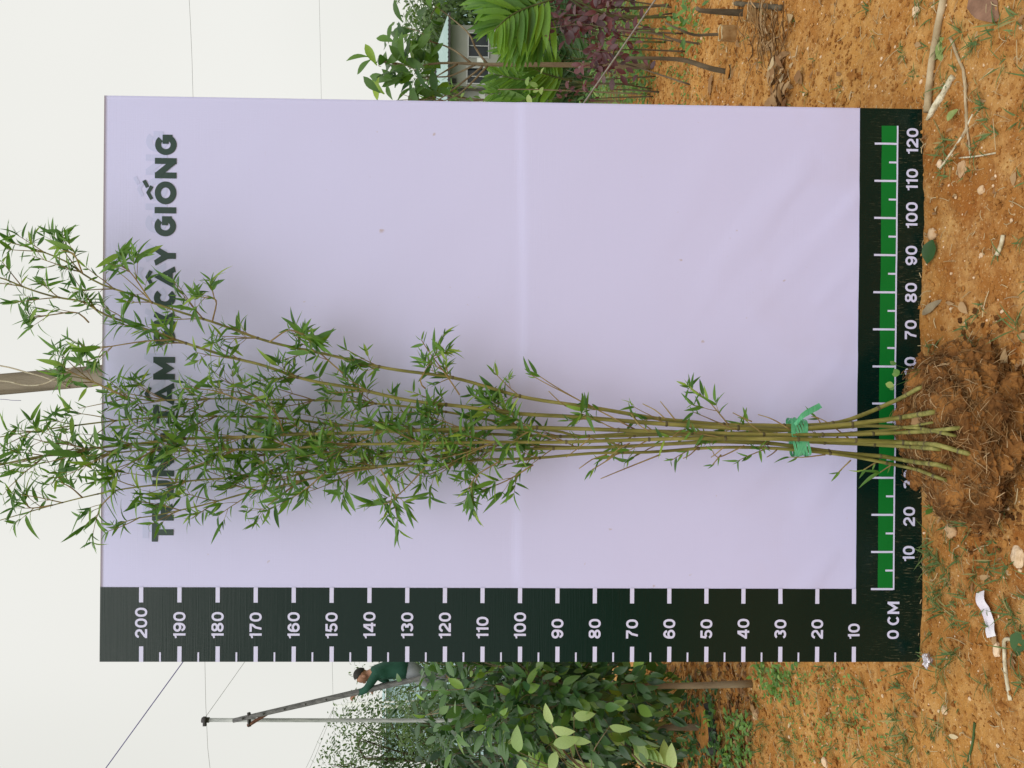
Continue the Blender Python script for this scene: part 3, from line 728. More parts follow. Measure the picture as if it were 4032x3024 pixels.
for ci, (pp, rt, rb) in enumerate(culms):
    pp = np.array(pp, float)
    ee = pp[pp[:, 0] > 3540]; nx_ = pp[pp[:, 0] <= 3540][0:1]
    if len(ee):
        kk = np.concatenate([ee, nx_]); xx = np.arange(kk[0, 0], kk[-1, 0]+8, -18.0)
        yy_ = np.interp(-xx, -kk[:, 0], kk[:, 1]); pp = np.concatenate([np.stack([xx, yy_], 1), pp[pp[:, 0] <= 3540]])
    tot = pp[0, 0]-pp[-1, 0]
    off = (0.0, -0.02, -0.035, -0.045, 0.01, 0.0, 0.025, 0.03, 0.02)[ci]
    P = []
    for X, Y in pp:
        z = (3640-X)/FPX*2.0
        yy = 1.90+0.055*min(1, max(0, z)/1.0)+off*min(1, max(0, z+.2)/.5)
        if z > 1.6: yy -= 0.03*(z-1.6)
        by_ = ball_y(X, Y) if X > 3560 else None
        if by_ is not None:
            yy = min(yy, by_+(0.022 if len(P) == 0 else 0.008 if len(P) == 1 else -0.003))
        elif X > 3560: yy -= (X-3560)/240*0.10
        P.append(PD(X, Y, yy))
    n = 90; pts = spline(P, n)
    s = np.linspace(0, 1, n); rb *= .80*(1+.14*math.sin(ci*2.1)); rad = rb*(1-s)**0.75*0.92+rt
    rad = np.clip(rad, rt, rb)
    # nodes
    seglen = np.r_[0, np.cumsum(np.linalg.norm(np.diff(pts, axis=0), axis=1))]
    step0 = 0.085; nodes = []; x = rnd(.04, .09)
    while x < seglen[-1]-0.03:
        nodes.append(x); h = x/seglen[-1]
        x += (0.095+0.10*math.sin(math.pi*min(1, h*1.15)))*rnd(.9, 1.1)
    body = MB(); nd = MB()
    body.add(*tube(pts, rad, 9))
    o = body.build('cane', M['culm'], bam)
    for x in nodes:
        P_ = np.array([np.interp(x, seglen, pts[:, k]) for k in range(3)])
        Q_ = np.array([np.interp(x+.01, seglen, pts[:, k]) for k in range(3)]); t = (Q_-P_)/np.linalg.norm(Q_-P_)
        r = float(np.interp(x, seglen, rad))
        nd.add(*tube([P_-t*.0035, P_-t*.0012, P_+t*.0012, P_+t*.0032], [r*1.02, r*1.24, r*1.2, r*1.01], 9, False))
    nd.build('cane_nodes', M['culm_node'], o)['kind'] = 'stuff'
    # side shoots
    for j, x in enumerate(nodes):
        P_ = np.array([np.interp(x, seglen, pts[:, k]) for k in range(3)])
        Q_ = np.array([np.interp(x+.02, seglen, pts[:, k]) for k in range(3)]); t = (Q_-P_)/np.linalg.norm(Q_-P_)
        hgt = P_[2]; sd = np.cross(t, CF)*(1 if (j+ci) % 2 else -1)
        if hgt < 0.28: continue
        low = hgt < 0.98
        if hgt < 0.42 or (low and random.random() < 0.12): continue
        nb = 1 if low else random.choice((2, 2, 3)) if hgt > 2.05 else random.choice((2, 3, 3) if ci < 2 else (3, 3, 4)) if hgt > 1.05 else random.choice((1, 2, 2))
        if hgt > 2.02 and ci in (4, 5): nb = 1 if j % 2 else 0
        if hgt > 2.0 and ci == 2: nb = 4
        if hgt > 2.1 and ci == 3: nb = 1
        for b in range(nb):
            q = t*rnd(.8, 1.15)+sd*rnd(.15, .62)*(1 if b != 1 else -.7)+CF*rnd(-.38, .12)
            if hgt > 2.3: L = rnd(.05, .11)
            elif low: L = rnd(.03, .11)
            else: L = rnd(.05, .16)*(0.75 if ci < 2 else 1)
            twig(P_, q, L, .0016 if not low else .0018, 0 if low else 1, (rnd(.029, .042) if hgt < 2.05 else rnd(.027, .038)) if not low else .033, 1.0 if hgt > 1.0 else .7)
    # leading tip
    leaf_fan(pts[-1], pts[-1]-pts[-3], 6, .06)
# long side branches that stick out of the bundle in the photo
long_br = [([(1675, 1530), (1655, 1500), (1690, 1435), (1720, 1385)], 4), ([(1810, 1555), (1760, 1480), (1700, 1400), (1660, 1340)], 4),
    ([(2330, 1604), (2200, 1530), (2115, 1475)], 1), ([(2500, 1690), (2250, 1560), (2150, 1510), (2090, 1475)], 2), ([(1350, 1470), (1245, 1375), (1190, 1310)], 5), ([(1060, 1347), (1140, 1300), (1220, 1330)], 3),
    ([(1500, 1850), (1560, 1960), (1510, 1985)], 5), ([(1675, 1840), (1590, 1930), (1520, 1985)], 5), ([(1286, 1855), (1200, 1930), (1120, 1975)], 5), ([(2100, 1830), (2000, 1890), (1900, 1930)], 6), ([(1970, 1815), (1880, 1870), (1840, 1930)], 6), ([(2600, 1790), (2450, 1850), (2365, 1885)], 0),
    ([(2440, 1780), (2380, 1820), (2330, 1850)], 1), ([(2660, 1655), (2600, 1580)], 0), ([(2870, 1674), (2800, 1590), (2770, 1560)], 5), ([(3110, 1690), (3040, 1650), (2985, 1632)], 0), ([(2930, 1755), (2830, 1800), (2805, 1775)], 1), ([(2840, 1790), (2805, 1830)], 3),
    ([(3250, 1790), (3170, 1800), (3110, 1800)], 2), ([(3350, 1812), (3300, 1860)], 3), ([(3450, 1820), (3400, 1850)], 3), ([(3510, 1830), (3465, 1860)], 3), ([(3340, 1725), (3260, 1665), (3215, 1642)], 2), ([(3300, 1720), (3260, 1740), (3200, 1700)], 4),
    ([(350, 1270), (300, 1230), (200, 1240), (110, 1250)], 6), ([(689, 1337), (560, 1345), (400, 1370), (330, 1380)], 6), ([(836, 1267), (850, 1180), (790, 1170)], 6), ([(600, 1196), (520, 1080), (480, 1050)], 6), ([(325, 1077), (290, 1000), (240, 985)], 5), ([(490, 1560), (360, 1500), (290, 1470), (230, 1430)], 6), ([(1000, 1600), (850, 1540), (720, 1530)], 5), ([(459, 1930), (400, 1990), (380, 2040)], 5), ([(325, 1960), (280, 1920), (240, 1900)], 4), ([(208, 1989), (120, 2000), (100, 1970)], 5), ([(1120, 1712), (1080, 1620), (1000, 1560)], 6)]
for pts_, n in long_br:
    dpt = rnd(1.86, 1.93)
    P = spline([PD(X, Y, dpt) for X, Y in pts_], 10)
    branch.add(*tube(P, [.0021, .0011], 5))
    foot = pts_[0][0] > 2550
    if n:
        leaf_fan(P[-1], P[-1]-P[-3], min(n, 3) if foot else min(n, 4)+1, .038 if foot else .043)
        for j in range(0 if foot and n < 5 else n-1):
            i = random.randrange(3, 9); t = P[i]-P[i-1]; t /= np.linalg.norm(t)
            twig(P[i], t+np.cross(t, CF)*rnd(-.9, .9)+CF*rnd(-.4, .3), rnd(.03, .07), .001, 0, .03 if foot else .041)
for X, Y, dX, dY in ((2960, 1660, -75, -35), (2230, 1600, -70, -60), (2620, 1650, -90, -60), (2480, 1745, -95, 70), (2390, 1790, -110, 55), (2560, 1700, -75, -70), (2900, 1690, -70, -25), (3060, 1770, -40, 30), (2750, 1760, -60, 45), (2330, 1720, -100, 80), (2700, 1690, -60, 40), (3230, 1665, -35, -25), (2850, 1760, -50, 40)):
    a_ = PD(X, Y, rnd(1.86, 1.9)); b_ = PD(X+dX, Y+dY, rnd(1.85, 1.9)); m_ = (a_+b_)/2+rdir()*.006
    branch.add(*tube(spline([a_, m_, b_], 7), [.0017, .0012], 5))
branch.build('branches', M['twig'], bam)['kind'] = 'stuff'
print('bamboo leaves', len(BL.items))
BL.build(bam, M['bamboo_leaf'], 300)

# root ball
v, f = rb_v, rb_f; p = rb_p
mb = MB(); mb.add(p+rbc, f)
M['root_soil'] = nmat('root_soil', (0.055, 0.025, 0.010), (0.34, 0.155, 0.045), scale=14, rough=0.95, spec=0.05, bump=1.0, bscale=90, c3=(0.20, 0.088, 0.028), detail=8, bdist=0.012)
rb_obj = mb.build('root_ball', M['root_soil'], bam)
mb = MB()
for i in range(2600):
    a = rdir(); 
    if a[2] < -.4: a[2] = -a[2]
    k = int(np.argmax(v@a)); q = p[k]+rbc
    t = np.cross(a, rdir()); t /= np.linalg.norm(t)
    L = rnd(.012, .055); dr = np.array((0, 0, -.5))
    pts = [q-t*L/2, q+a*rnd(.002, .008), q+t*L/2+dr*L*.5*random.random()+rdir()*.006]
    mb.add(*tube(spline(pts, 5), rnd(.0003, .0010), 3, False))
for i in range(60):
    ang = rnd(-2.9, -.1); q = rbc+np.array((.2*math.cos(ang), .15*math.sin(ang), rnd(-.05, .03)))
    e = q+np.array((.07*math.cos(ang)*rnd(.2, 1), .07*math.sin(ang)*rnd(.2, 1), -.05)); e[2] = max(e[2], float(ground_h(e[0], e[1]))+.002)
    mb.add(*tube(spline([q, (q+e)/2+rdir()*.015, e], 6), rnd(.0004, .0013), 3, False))
mb.build('roots', M['root'], rb_obj)['kind'] = 'stuff'
mb = MB()
for i in range(420):
    a = rdir(); a[2] = abs(a[2])*.8-.15; k = int(np.argmax(v@a)); r = rnd(.002, .008)
    q = p[k]+rbc
    mb.add(*rock(q, r, (1, 1, .85), 1, .5, i))
for i in range(260):
    ang = rnd(0, 6.28); r_ = rnd(.9, 1.5); x = rbc[0]+.2*r_*math.cos(ang); y = rbc[1]+.16*r_*math.sin(ang)
    if y > 2.05: continue
    mb.add(*rock((x, y, float(ground_h(x, y))+.001), rnd(.002, .008), (1, 1, .8), 1, .5, i))
mb.build('soil_clods', M['root_soil'], rb_obj, False)['kind'] = 'stuff'
M['dead_brown'] = nmat('dead_brown', (0.17, 0.09, 0.055), (0.27, 0.15, 0.095), scale=30, rough=.8, bump=.6, bscale=60)
M['wilted'] = nmat('wilted', (0.17, 0.23, 0.06), (0.29, 0.34, 0.12), scale=18, rough=.6, bump=.8, bscale=35)
# large dry leaf caught between the canes on the root ball
def curled(p0, p1, W, up, curl=.3, droop=.1, rows=8):
    p0, p1 = V(p0), V(p1); d = p1-p0; L = np.linalg.norm(d)
    v, f = blade(L, W, curl, droop, rows, .45, wav=.02); F = frame_from(d, up)
    return np.array(v)@F.T+p0, f
mb = MB(); mb.add(*curled(PD(3692, 1610, 1.80), PD(3585, 1672, 1.83), .033, (0, -1, .5), .5))
o = mb.build('dry_leaf', M['dry_leaf'], None); tag(o, 'curled brown leaf lodged between canes on top of the root ball', 'dry leaf')

# green twine
tw = MB()
cx = PD(3145, 1722, 1.915); hx, hy = .046, .032
for k in range(7):
    ang = np.linspace(0, 2*math.pi, 41)[:-1]; zo = (k-3)*.0062
    ring = np.stack([cx[0]+(hx+.002*math.sin(k*2))*np.cos(ang), cx[1]+hy*np.sin(ang), cx[2]+zo+.010*np.cos(ang+.9)+.003*np.sin(3*ang+k)], 1)
    w = .0034
    vv = np.concatenate([ring+np.array((0, 0, w)), ring*1.0+np.array((0, 0, -w))]); 
    cc = np.array((cx[0], cx[1], 0)); outv = ring-cc; outv[:, 2] = 0; outv /= np.linalg.norm(outv, axis=1)[:, None]
    vv[:40] += outv*(.0006*k+.001); vv[40:] += outv*(.0006*k-.0002)
    tw.add(vv, [(i, (i+1) % 40, 40+(i+1) % 40, 40+i) for i in range(40)])
o = tw.build('twine', M['twine'])
tag(o, 'bright green plastic twine tied round the bamboo canes', 'twine')
for a, b, c, dd in (((3130, 1672), (3165, 1630), (3232, 1596), 1.885), ((3132, 1672), (3160, 1640), (3222, 1602), 1.883), ((3165, 1770), (3125, 1752), (3105, 1745), 1.945)):
    P = spline([PD(*a, dd), PD(*b, dd-.008), PD(*c, dd)], 7); t = P[-1]-P[0]; sd = np.cross(t, CF); sd /= np.linalg.norm(sd)
    w = np.linspace(.008, .015, 7)[:, None]; vv = np.concatenate([P+sd*w/2, P-sd*w/2+CF*.002])
    mb = MB(); mb.add(vv, [(i, i+1, 8+i, 7+i) for i in range(6)]); q = mb.build('twine_end', M['twine'], o)

# ------------------------------------------------------------------ small plants on the ground near the root ball
def weed(name, label, base, stems, lsize, kind, mat, cat='weed', droop=.3, group=None, rstem=.0012, nl=1, spread=.6):
    e = empty(name, base); tag(e, label, cat, group)
    mb = MB(); L = Leaves(kind)
    for s in stems:
        P = spline([base]+[V(q) for q in s], 7); mb.add(*tube(P, [rstem, rstem*.6], 5))
        t = P[-1]-P[-2]
        for i in range(nl):
            dd = t/np.linalg.norm(t)*.6+rdir()*spread; L.put(P[-1-(i//2)], dd, np.array((rnd(-.3, .3), -.5, .8)), lsize*rnd(.75, 1.15))
    mb.build('stem', mat, e); L.build(e, None, 60)
    return e
K_ROUND = leaf_meshes('leaf', M['weed_leaf'], [dict(L=1, W=.85, fold=.12, droop=.12, rows=7, peak=.52), dict(L=1, W=.7, fold=.2, droop=.2, rows=7, peak=.5)])
b0 = GP(3745, 2000)
weed('clover_weed', 'low bright green round leaved weed at the left foot of the root ball', b0, [[PD(3725, 1985, b0[1]-.01)], [PD(3690, 1960, b0[1])], [PD(3670, 2005, b0[1])], [PD(3710, 1975, b0[1]-.03)], [PD(3745, 1990, b0[1]-.03)]], .030, K_ROUND, M['weed_leaf'], nl=2, spread=.8)
b0 = PD(3625, 1455, 1.83)
weed('sprout', 'tiny two leaved green sprout on the right top of the root ball', b0, [[PD(3570, 1450, 1.82), PD(3525, 1437, 1.82)], [PD(3575, 1470, 1.82), PD(3540, 1475, 1.82)], [PD(3590, 1490, 1.82), PD(3520, 1520, 1.82)]], .017, K_ROUND, M['weed_leaf'], nl=2, cat='sprout', rstem=.0007)

# ------------------------------------------------------------------ stones, sticks and litter
def stone(name, label, X, Y, wpx, mat='stone', squash=(1, .9, .6), cat='stone', seed=0, sub=3):
    c = GP(X, Y); r = wpx/2/FPX*np.linalg.norm(c-CAM)
    mb = MB(); mb.add(*rock((c[0], c[1], c[2]+r*squash[2]*.45), r, squash, sub, .35, seed+X))
    o = mb.build(name, M[mat]); tag(o, label, cat); return o
stone('stone', 'round tan stone on the soil left of the root ball', 3753, 2090, 50, seed=1)
stone('stone', 'flat pale round stone at the lower edge of the soil', 4015, 2192, 70, 'stone_pale', (1, .9, .35), seed=2)
stone('stone', 'smooth tan stone beside the grass tuft right of the bamboo pole', 3612, 48, 36, 'stone_pale', seed=3)
stone('stone', 'angular buff stone beside the green leaf at the foot of the board', 3678, 922, 42, seed=4)
stone('stone', 'blocky pale stone in front of the 110 mark of the ruler', 3868, 748, 32, 'stone_pale', seed=5)
stone('stone', 'small cream pebble in front of the 90 mark of the ruler', 3866, 1004, 16, 'stone_pale', seed=6)
stone('stone', 'small pale pebble on bare soil left of the measuring board', 3724, 2795, 30, 'stone_pale', seed=7)
stone('stone', 'tan stone at the lower left corner of the soil', 3252, 3000, 34, 'stone_pale', seed=8)
stone('stone', 'pinkish stone among the grass behind the left end of the ruler', 2980, 2815, 34, seed=9)
stone('stone', 'rounded stone touching the straw under the 120 mark', 3705, 645, 26, 'stone_pale', seed=10)
stone('stone', 'small round red stone left of the flat pale stone', 3975, 2252, 24, seed=11)
stone('stone', 'dull purple flat stone under the 120 mark of the ruler', 3790, 665, 58, seed=12, squash=(1, .8, .25))
stone('stone', 'long yellowish pebble beside the bent dry straw', 3932, 2560, 46, 'stone_pale', (1, .5, .5), seed=13)
def stick(name, label, pts, r, mat, cat='stick', n=14, sides=8, lift=1.0, jag=0.0, group=None):
    P = []
    for q in pts:
        g = GP(q[0], q[1]); rr = r if np.isscalar(r) else r[0]; g[2] += rr*lift+(q[2] if len(q) > 2 else 0); P.append(g)
    P = spline(P, n); v, f = tube(P, r, sides)
    if jag: v = v+noise3(v, 60, 2)[:, None]*jag
    mb = MB(); mb.add(v, f); o = mb.build(name, M[mat]); tag(o, label, cat, group); return o
stick('bamboo_pole', 'long straight pale wooden pole lying right of the board', [(3790, -340), (3727, 0), (3702, 127), (3678, 271), (3663, 440)], .0088, 'stick_wood', 'pole', n=24, sides=14, jag=.0012)
stick('split_wood', 'weathered whitish splinter of wood beside the end of the pale pole', [(3657, 474), (3700, 395), (3759, 301)], [.004, .0095, .0105, .0100, .0085, .0090, .0075], 'pale_wood', n=30, sides=5, jag=.003)
stick('twig_long', 'thin dark crooked twig on the soil below the pale pole', [(3748, 150), (3772, 210), (3800, 285), (3808, 400), (3812, 500), (3795, 540)], .0036, 'stick_wood', 'twig', jag=.002)
stick('straw_stem', 'long cream straw slanting across the soil under the 120 mark', [(3835, 450), (3790, 540), (3705, 665)], .0028, 'pale_wood', 'straw')
stick('straw_stem', 'short cream straw lying level under the 120 mark', [(3780, 622), (3850, 615), (3925, 602)], .0020, 'pale_wood', 'straw')
stick('straw_stem', 'thin bent straw crossing the level cream one', [(3805, 450), (3815, 530), (3825, 610)], .0026, 'stick_wood', 'straw')
stick('dry_cane', 'jointed pale dry cane bent at one end, left of the paper strip', [(4010, 2520), (3965, 2518), (3962, 2560), (3966, 2640), (3985, 2758)], .0042, 'pale_wood', 'cane', n=24)
stick('green_stalk', 'upright green grass stalk lying near the lower left corner', [(3842, 2845), (3835, 2920), (3815, 3000)], .0028, 'grass', 'stalk')
stick('twig_short', 'short pale twig in front of the 90 mark of the ruler', [(3958, 925), (3950, 965), (3932, 1005)], .0048, 'pale_wood', 'twig', n=8)
stick('dead_stalk', 'thin slanting stalk left of the dry leaf beside the root ball', [(3925, 1530), (3950, 1500), (3970, 1478)], .0022, 'stick_wood', 'stalk', n=8)
stick('fallen_branch', 'dark thin branch lying far right beside the pile of dry roots', [(2907, 14), (2990, 22), (3086, 30)], .011, 'bark_dark', 'branch', jag=.006)
stick('twig_yellow', 'yellow green leaf stalk curving from the end of the pale pole', [(3680, 470), (3700, 510), (3718, 560), (3722, 640), (3722, 690)], .0011, 'grass', 'stalk', lift=3)
def gleaf(name, label, p0, p1, wpx, mat, cat='dry leaf', curl=.35, lift=.006, droop=.08, group=None):
    a, b = GP(*p0), GP(*p1); a[2] += lift; b[2] += lift
    W = wpx/FPX*np.linalg.norm(a-CAM)*1.3
    mb = MB(); mb.add(*curled(a, b, W, (0, -.35, 1), curl, droop)); o = mb.build(name, M[mat]); tag(o, label, cat, group); return o
gleaf('green_leaf', 'glossy dark green leaf lying against the foot of the board', (3690, 945), (3662, 1040), 44, 'hedge_leaf', 'leaf', .2, .012)
gleaf('dry_leaf', 'long tan curled leaf lying right of the root ball', (3972, 1365), (3978, 1512), 20, 'dry_leaf', curl=.9, lift=.008)
gleaf('dry_leaf', 'grey brown bark like leaf at the foot of the board near 75 cm', (3640, 1240), (3710, 1180), 22, 'bark', curl=.4)
gleaf('brown_leaf', 'large brown leaf in the far right lower corner', (3840, -40), (3940, 78), 60, 'dead_brown', 'leaf', .15, .012)
gleaf('crumpled_leaf', 'crumpled yellow green lobed leaf under the pale pole', (3735, 160), (3640, 235), 52, 'wilted', 'leaf', .35, -.003)
gleaf('crumpled_leaf', 'second lobe of the crumpled leaf showing below the pale pole', (3712, 145), (3712, 252), 40, 'wilted', 'leaf', .35, -.003)
gleaf('yellow_leaf', 'small folded yellow green leaf beside the splinter of wood', (3745, 475), (3785, 430), 20, 'wilted', 'leaf', .6, .01)
gleaf('dry_leaf', 'dull green leaf partly cut off at the lower left edge', (4040, 2490), (4015, 2600), 60, 'hedge_leaf', 'leaf', .1, .004)
gleaf('dry_leaf', 'dead yellow green leaf beside the foil scrap', (3880, 2030), (3910, 1990), 26, 'straw', curl=.4)
gleaf('fallen_leaf', 'folded dark brown leaf on soil right of the root ball', (3790, 1190), (3815, 1235), 22, 'dry_leaf', 'leaf', .5)
# dry leaves far right
dl = [((3035, 385), (3040, 440), 26, 'pale arrow shaped dry leaf standing on the soil near the board edge'), ((2918, 410), (2925, 445), 22, 'yellow tinged dry leaf touching the right edge of the board'),
      ((2812, 285), (2797, 385), 16, 'long narrow tan leaf on soil behind the dark trunk'), ((3068, 235), (3112, 205), 20, 'cream dry leaf below the pile of roots'), ((3010, 175), (3060, 190), 22, 'olive dry leaf on the pile of roots'),
      ((3115, 90), (3130, 60), 30, 'broad buff leaf at the edge of the pile of roots'), ((3150, 280), (3165, 330), 26, 'large curled cream leaf beyond the leaf heap'), ((2908, 160), (2918, 185), 12, 'small greenish dry leaf beside the soil bag')]
for p0, p1, w, lb in dl: gleaf('dry_leaf', lb, p0, p1, w, 'dry_leaf', curl=.5, lift=.01)
mb = MB()
for i in range(60):
    X, Y = rnd(3058, 3110), rnd(255, 425); g = GP(X, Y); a = rnd(0, 6.28); L = rnd(.03, .09)
    g[2] += rnd(.004, .03); mb.add(*curled(g, g+np.array((math.cos(a)*L, math.sin(a)*L, rnd(-.01, .02))), L*.4, (rnd(-.5, .5), rnd(-.5, .5), 1), rnd(.2, .9), rnd(-.2, .3), 6))
o = mb.build('leaf_heap', M['dry_leaf']); tag(o, 'low heap of curled dry leaves right of the board edge', 'leaf heap', kind='stuff')
mb = MB()
for i in range(120):
    X, Y = 3035+random.gauss(0, 42), 150+random.gauss(0, 58); g = GP(X, Y); g[2] += rnd(.002, .05)
    a = rnd(-.7, .5) if random.random() < .7 else rnd(0, 6); L = rnd(.04, .16)
    e = g+np.array((math.cos(a)*L, math.sin(a)*L*.6, rnd(-.02, .03)))
    mb.add(*tube(spline([g, (g+e)/2+rdir()*.02, e], 6), rnd(.0005, .0030), 5, False))
o = mb.build('root_pile', M['root']); tag(o, 'tangle of dry brown roots lying on the soil at the right', 'root pile', kind='stuff')
# paper strip and foil
def strip(name, label, pts, wpx, mat, cat, seed=0):
    P = [GP(*q) for q in pts]; P = np.array(P); P[:, 2] += .006
    P = spline(P, 17); P[:, 2] += .0035*np.abs(np.sin(np.arange(17)*.55))
    t = P[-1]-P[0]; sd = np.cross(t, (0, 0, 1)); sd /= np.linalg.norm(sd); W = wpx/FPX*1.9*2.2
    mb = MB(); mb.add(np.concatenate([P+sd*W/2, P-sd*W/2+np.array((0, 0, .004))]), [(i, i+1, 18+i, 17+i) for i in range(16)])
    o = mb.build(name, M[mat], None, False)
    md = o.modifiers.new('thick', 'SOLIDIFY'); md.thickness = .0006
    tag(o, label, cat); return o
strip('paper_strip', 'creased strip of white printed paper lying left of the root ball', [(3872, 2330), (3880, 2375), (3905, 2420), (3912, 2460), (3920, 2508)], 28, 'paper', 'paper')
M['foil'] = nmat('foil', (0.45, 0.42, 0.48), (0.8, 0.78, 0.82), scale=30, rough=0.25, spec=0.6, metallic=.5, bump=1, bscale=40)
c = GP(3655, 2590); mb = MB(); mb.add(*rock(c+np.array((0, -.02, .014)), .017, (1, .5, .8), 2, .8, 3)); o = mb.build('foil_scrap', M['foil'], None, False)
tag(o, 'crumpled shiny foil scrap under the lower left corner of the board', 'foil scrap')

# crumbs, gravel, straw: uncountable
def ground_scatter(n, xr, yr, mask=None):
    out = []
    while len(out) < n:
        x = RNG.uniform(*xr, size=n); y = yr[0]+(yr[1]-yr[0])*RNG.rand(n)**1.5
        keep = (np.abs(x) < 0.62*y+.1)
        keep &= ~((np.abs(x) < .7) & (y > 2.25) & (y < 99) & (np.abs(x) < .34*y))
        if mask is not None: keep &= mask(x, y)
        out += list(zip(x[keep], y[keep]))
    return out[:n]
v0, f0 = ico(0); v1, f1 = ico(1)
def scatter_rocks(name, n, rr, mat, yr, kinds=(v0, f0), mask=None, sink=.3, label=None, jit=.5):
    pts = np.array(ground_scatter(n, (-2.5, 2.5), yr, mask)); v, f = kinds
    r = rr[0]*(rr[1]/rr[0])**(RNG.rand(n)**2.2)*(0.6+0.4*np.clip(pts[:, 1]/2, 1, 2))
    ang = RNG.rand(n)*6.28; sq = RNG.uniform(.6, 1.3, (n, 3)); sq[:, 2] *= .7
    j = v[None]*(1+RNG.uniform(-jit, jit, (n, len(v), 1)))*sq[:, None]*r[:, None, None]
    c, s = np.cos(ang)[:, None], np.sin(ang)[:, None]
    q = np.stack([j[..., 0]*c-j[..., 1]*s+pts[:, 0:1], j[..., 0]*s+j[..., 1]*c+pts[:, 1:2], j[..., 2]+(ground_h(pts[:, 0], pts[:, 1])+r*sink)[:, None]], -1).reshape(-1, 3)
    ff = (np.array(f)[None]+(np.arange(n)*len(v))[:, None, None]).reshape(-1, 3)
    o = bm_np(name, q, ff, mat, False); tag(o, label, kind='stuff'); return o
scatter_rocks('soil_crumbs', 30000, (.0015, .0075), M['soil_clod'], (1.4, 5.5), label='crumbs of orange soil all over the ground')
scatter_rocks('soil_lumps', 1100, (.005, .015), M['soil_clod'], (2.3, 5.8), (v1, f1), sink=.2, label='rough lumps of clay behind the board')
scatter_rocks('gravel', 1300, (.0018, .0052), M['stone_pale'], (1.4, 4.5), (v1, f1), jit=.15, label='small pale gravel in the soil')
mb = MB()
for x, y in ground_scatter(1900, (-2.3, 2.3), (1.45, 4.6)):
    a = rnd(0, 6.28); L = rnd(.01, .05)*random.choice((.6, 1, 1.5)); z = float(ground_h(x, y))+.003
    g = np.array((x, y, z)); e = g+np.array((math.cos(a)*L, math.sin(a)*L, rnd(0, .006)))
    mb.add(*tube(spline([g, (g+e)/2+np.array((rnd(-1, 1), rnd(-1, 1), .5))*.006, e], 4), rnd(.0004, .0014), 4, False))
o = mb.build('straw_litter', M['straw']); tag(o, 'bits of straw and rootlets scattered over the soil', kind='stuff')
mb = MB()
for x, y in ground_scatter(300, (-2.3, 2.3), (1.5, 4.8)):
    a = rnd(0, 6.28); L = rnd(.012, .04); g = np.array((x, y, float(ground_h(x, y))+.005))
    mb.add(*curled(g, g+np.array((math.cos(a)*L, math.sin(a)*L, rnd(-.003, .008))), L*rnd(.25, .5), (rnd(-.4, .4), rnd(-.4, .4), 1), rnd(.2, .9), .2, 5))
o = mb.build('leaf_litter', M['dry_leaf']); tag(o, 'small shreds of dry leaf on the soil', kind='stuff')

mb = MB()
for i in range(420):
    g = GP(rnd(2560, 2980), rnd(2610, 3060)); a = rnd(0, 6.28); L = rnd(.03, .075); g[2] += .006
    mb.add(*curled(g, g+np.array((math.cos(a)*L, math.sin(a)*L, rnd(-.003, .012))), L*rnd(.25, .5), (rnd(-.4, .4), rnd(-.4, .4), 1), rnd(.2, .9), .2, 5))
M['dead_leaf'] = leafmat('dead_leaf', (0.09, 0.045, 0.02), (0.28, 0.14, 0.06), (0.4, 0.26, 0.13), rough=0.8, spec=0.1, trans=0.05, tcol=(1, .8, .6))
o = mb.build('fallen_leaves', M['dead_leaf']); tag(o, 'dark fallen leaves under the young trees left of the board', kind='stuff')
# grass: tufts, densest left of the board
gm = MB()
def tuft(x, y, n, L, spread=1.0, w=.0022):
    z = float(ground_h(x, y))
    for i in range(n):
        a = rnd(0, 6.28); l = L*rnd(.5, 1.2); out = rnd(.3, 1.0)*spread
        g = np.array((x+rnd(-.012, .012), y+rnd(-.012, .012), z)); d = np.array((math.cos(a)*out, math.sin(a)*out, rnd(.35, .9)))
        d /= np.linalg.norm(d); v, f = blade(l, w*2*rnd(.7, 1.3), .3, rnd(.1, .7), 4, .3)
        gm.add(np.array(v)@frame_from(d, (0, 0, 1)).T+g, f)
def gmask(x, y):
    left = (x < -.68) | ((y < 2.0) & (x < -.25))
    pr = np.where(left, .95, .22)*np.clip(1.4*(fbm(x, y, 2.6, 2)+.45), 0.05, 1)
    return RNG.rand(len(x)) < pr
for x, y in ground_scatter(900, (-2.4, 2.3), (1.48, 5.0), gmask): tuft(x, y, random.randrange(3, 9), rnd(.015, .055), 1.0, .0019)
for X, Y, n, L in [(3660, 2170, 16, .05), (3690, 2330, 14, .045), (3720, 2400, 12, .06), (3760, 2580, 18, .07), (3700, 2640, 14, .07), (3990, 2420, 16, .05), (3400, 2700, 12, .05), (3380, 2750, 10, .045), (3530, 2840, 16, .06), (3560, 2900, 12, .06), (3620, 45, 10, .05), (3420, 40, 8, .05), (3560, 195, 10, .035), (3790, 120, 10, .05), (3850, 160, 12, .045), (3920, 120, 10, .05), (3600, 290, 8, .035), (3720, 560, 10, .04), (3745, 640, 10, .04), (3900, 520, 8, .04), (4010, 1290, 10, .06), (4005, 60, 10, .05), (3840, 2250, 8, .03), (3700, 2210, 14, .04), (2980, 2760, 14, .07), (3010, 2850, 14, .08), (3100, 2920, 16, .08), (3000, 2950, 14, .08), (3680, 1990, 8, .03), (3900, 2690, 8, .04), (3950, 250, 8, .05)]:
    g = GP(X, Y); tuft(g[0], g[1], n, L)
o = gm.build('grass', M['grass']); tag(o, 'thin green grass growing in patches on the clay', 'grass', kind='stuff')
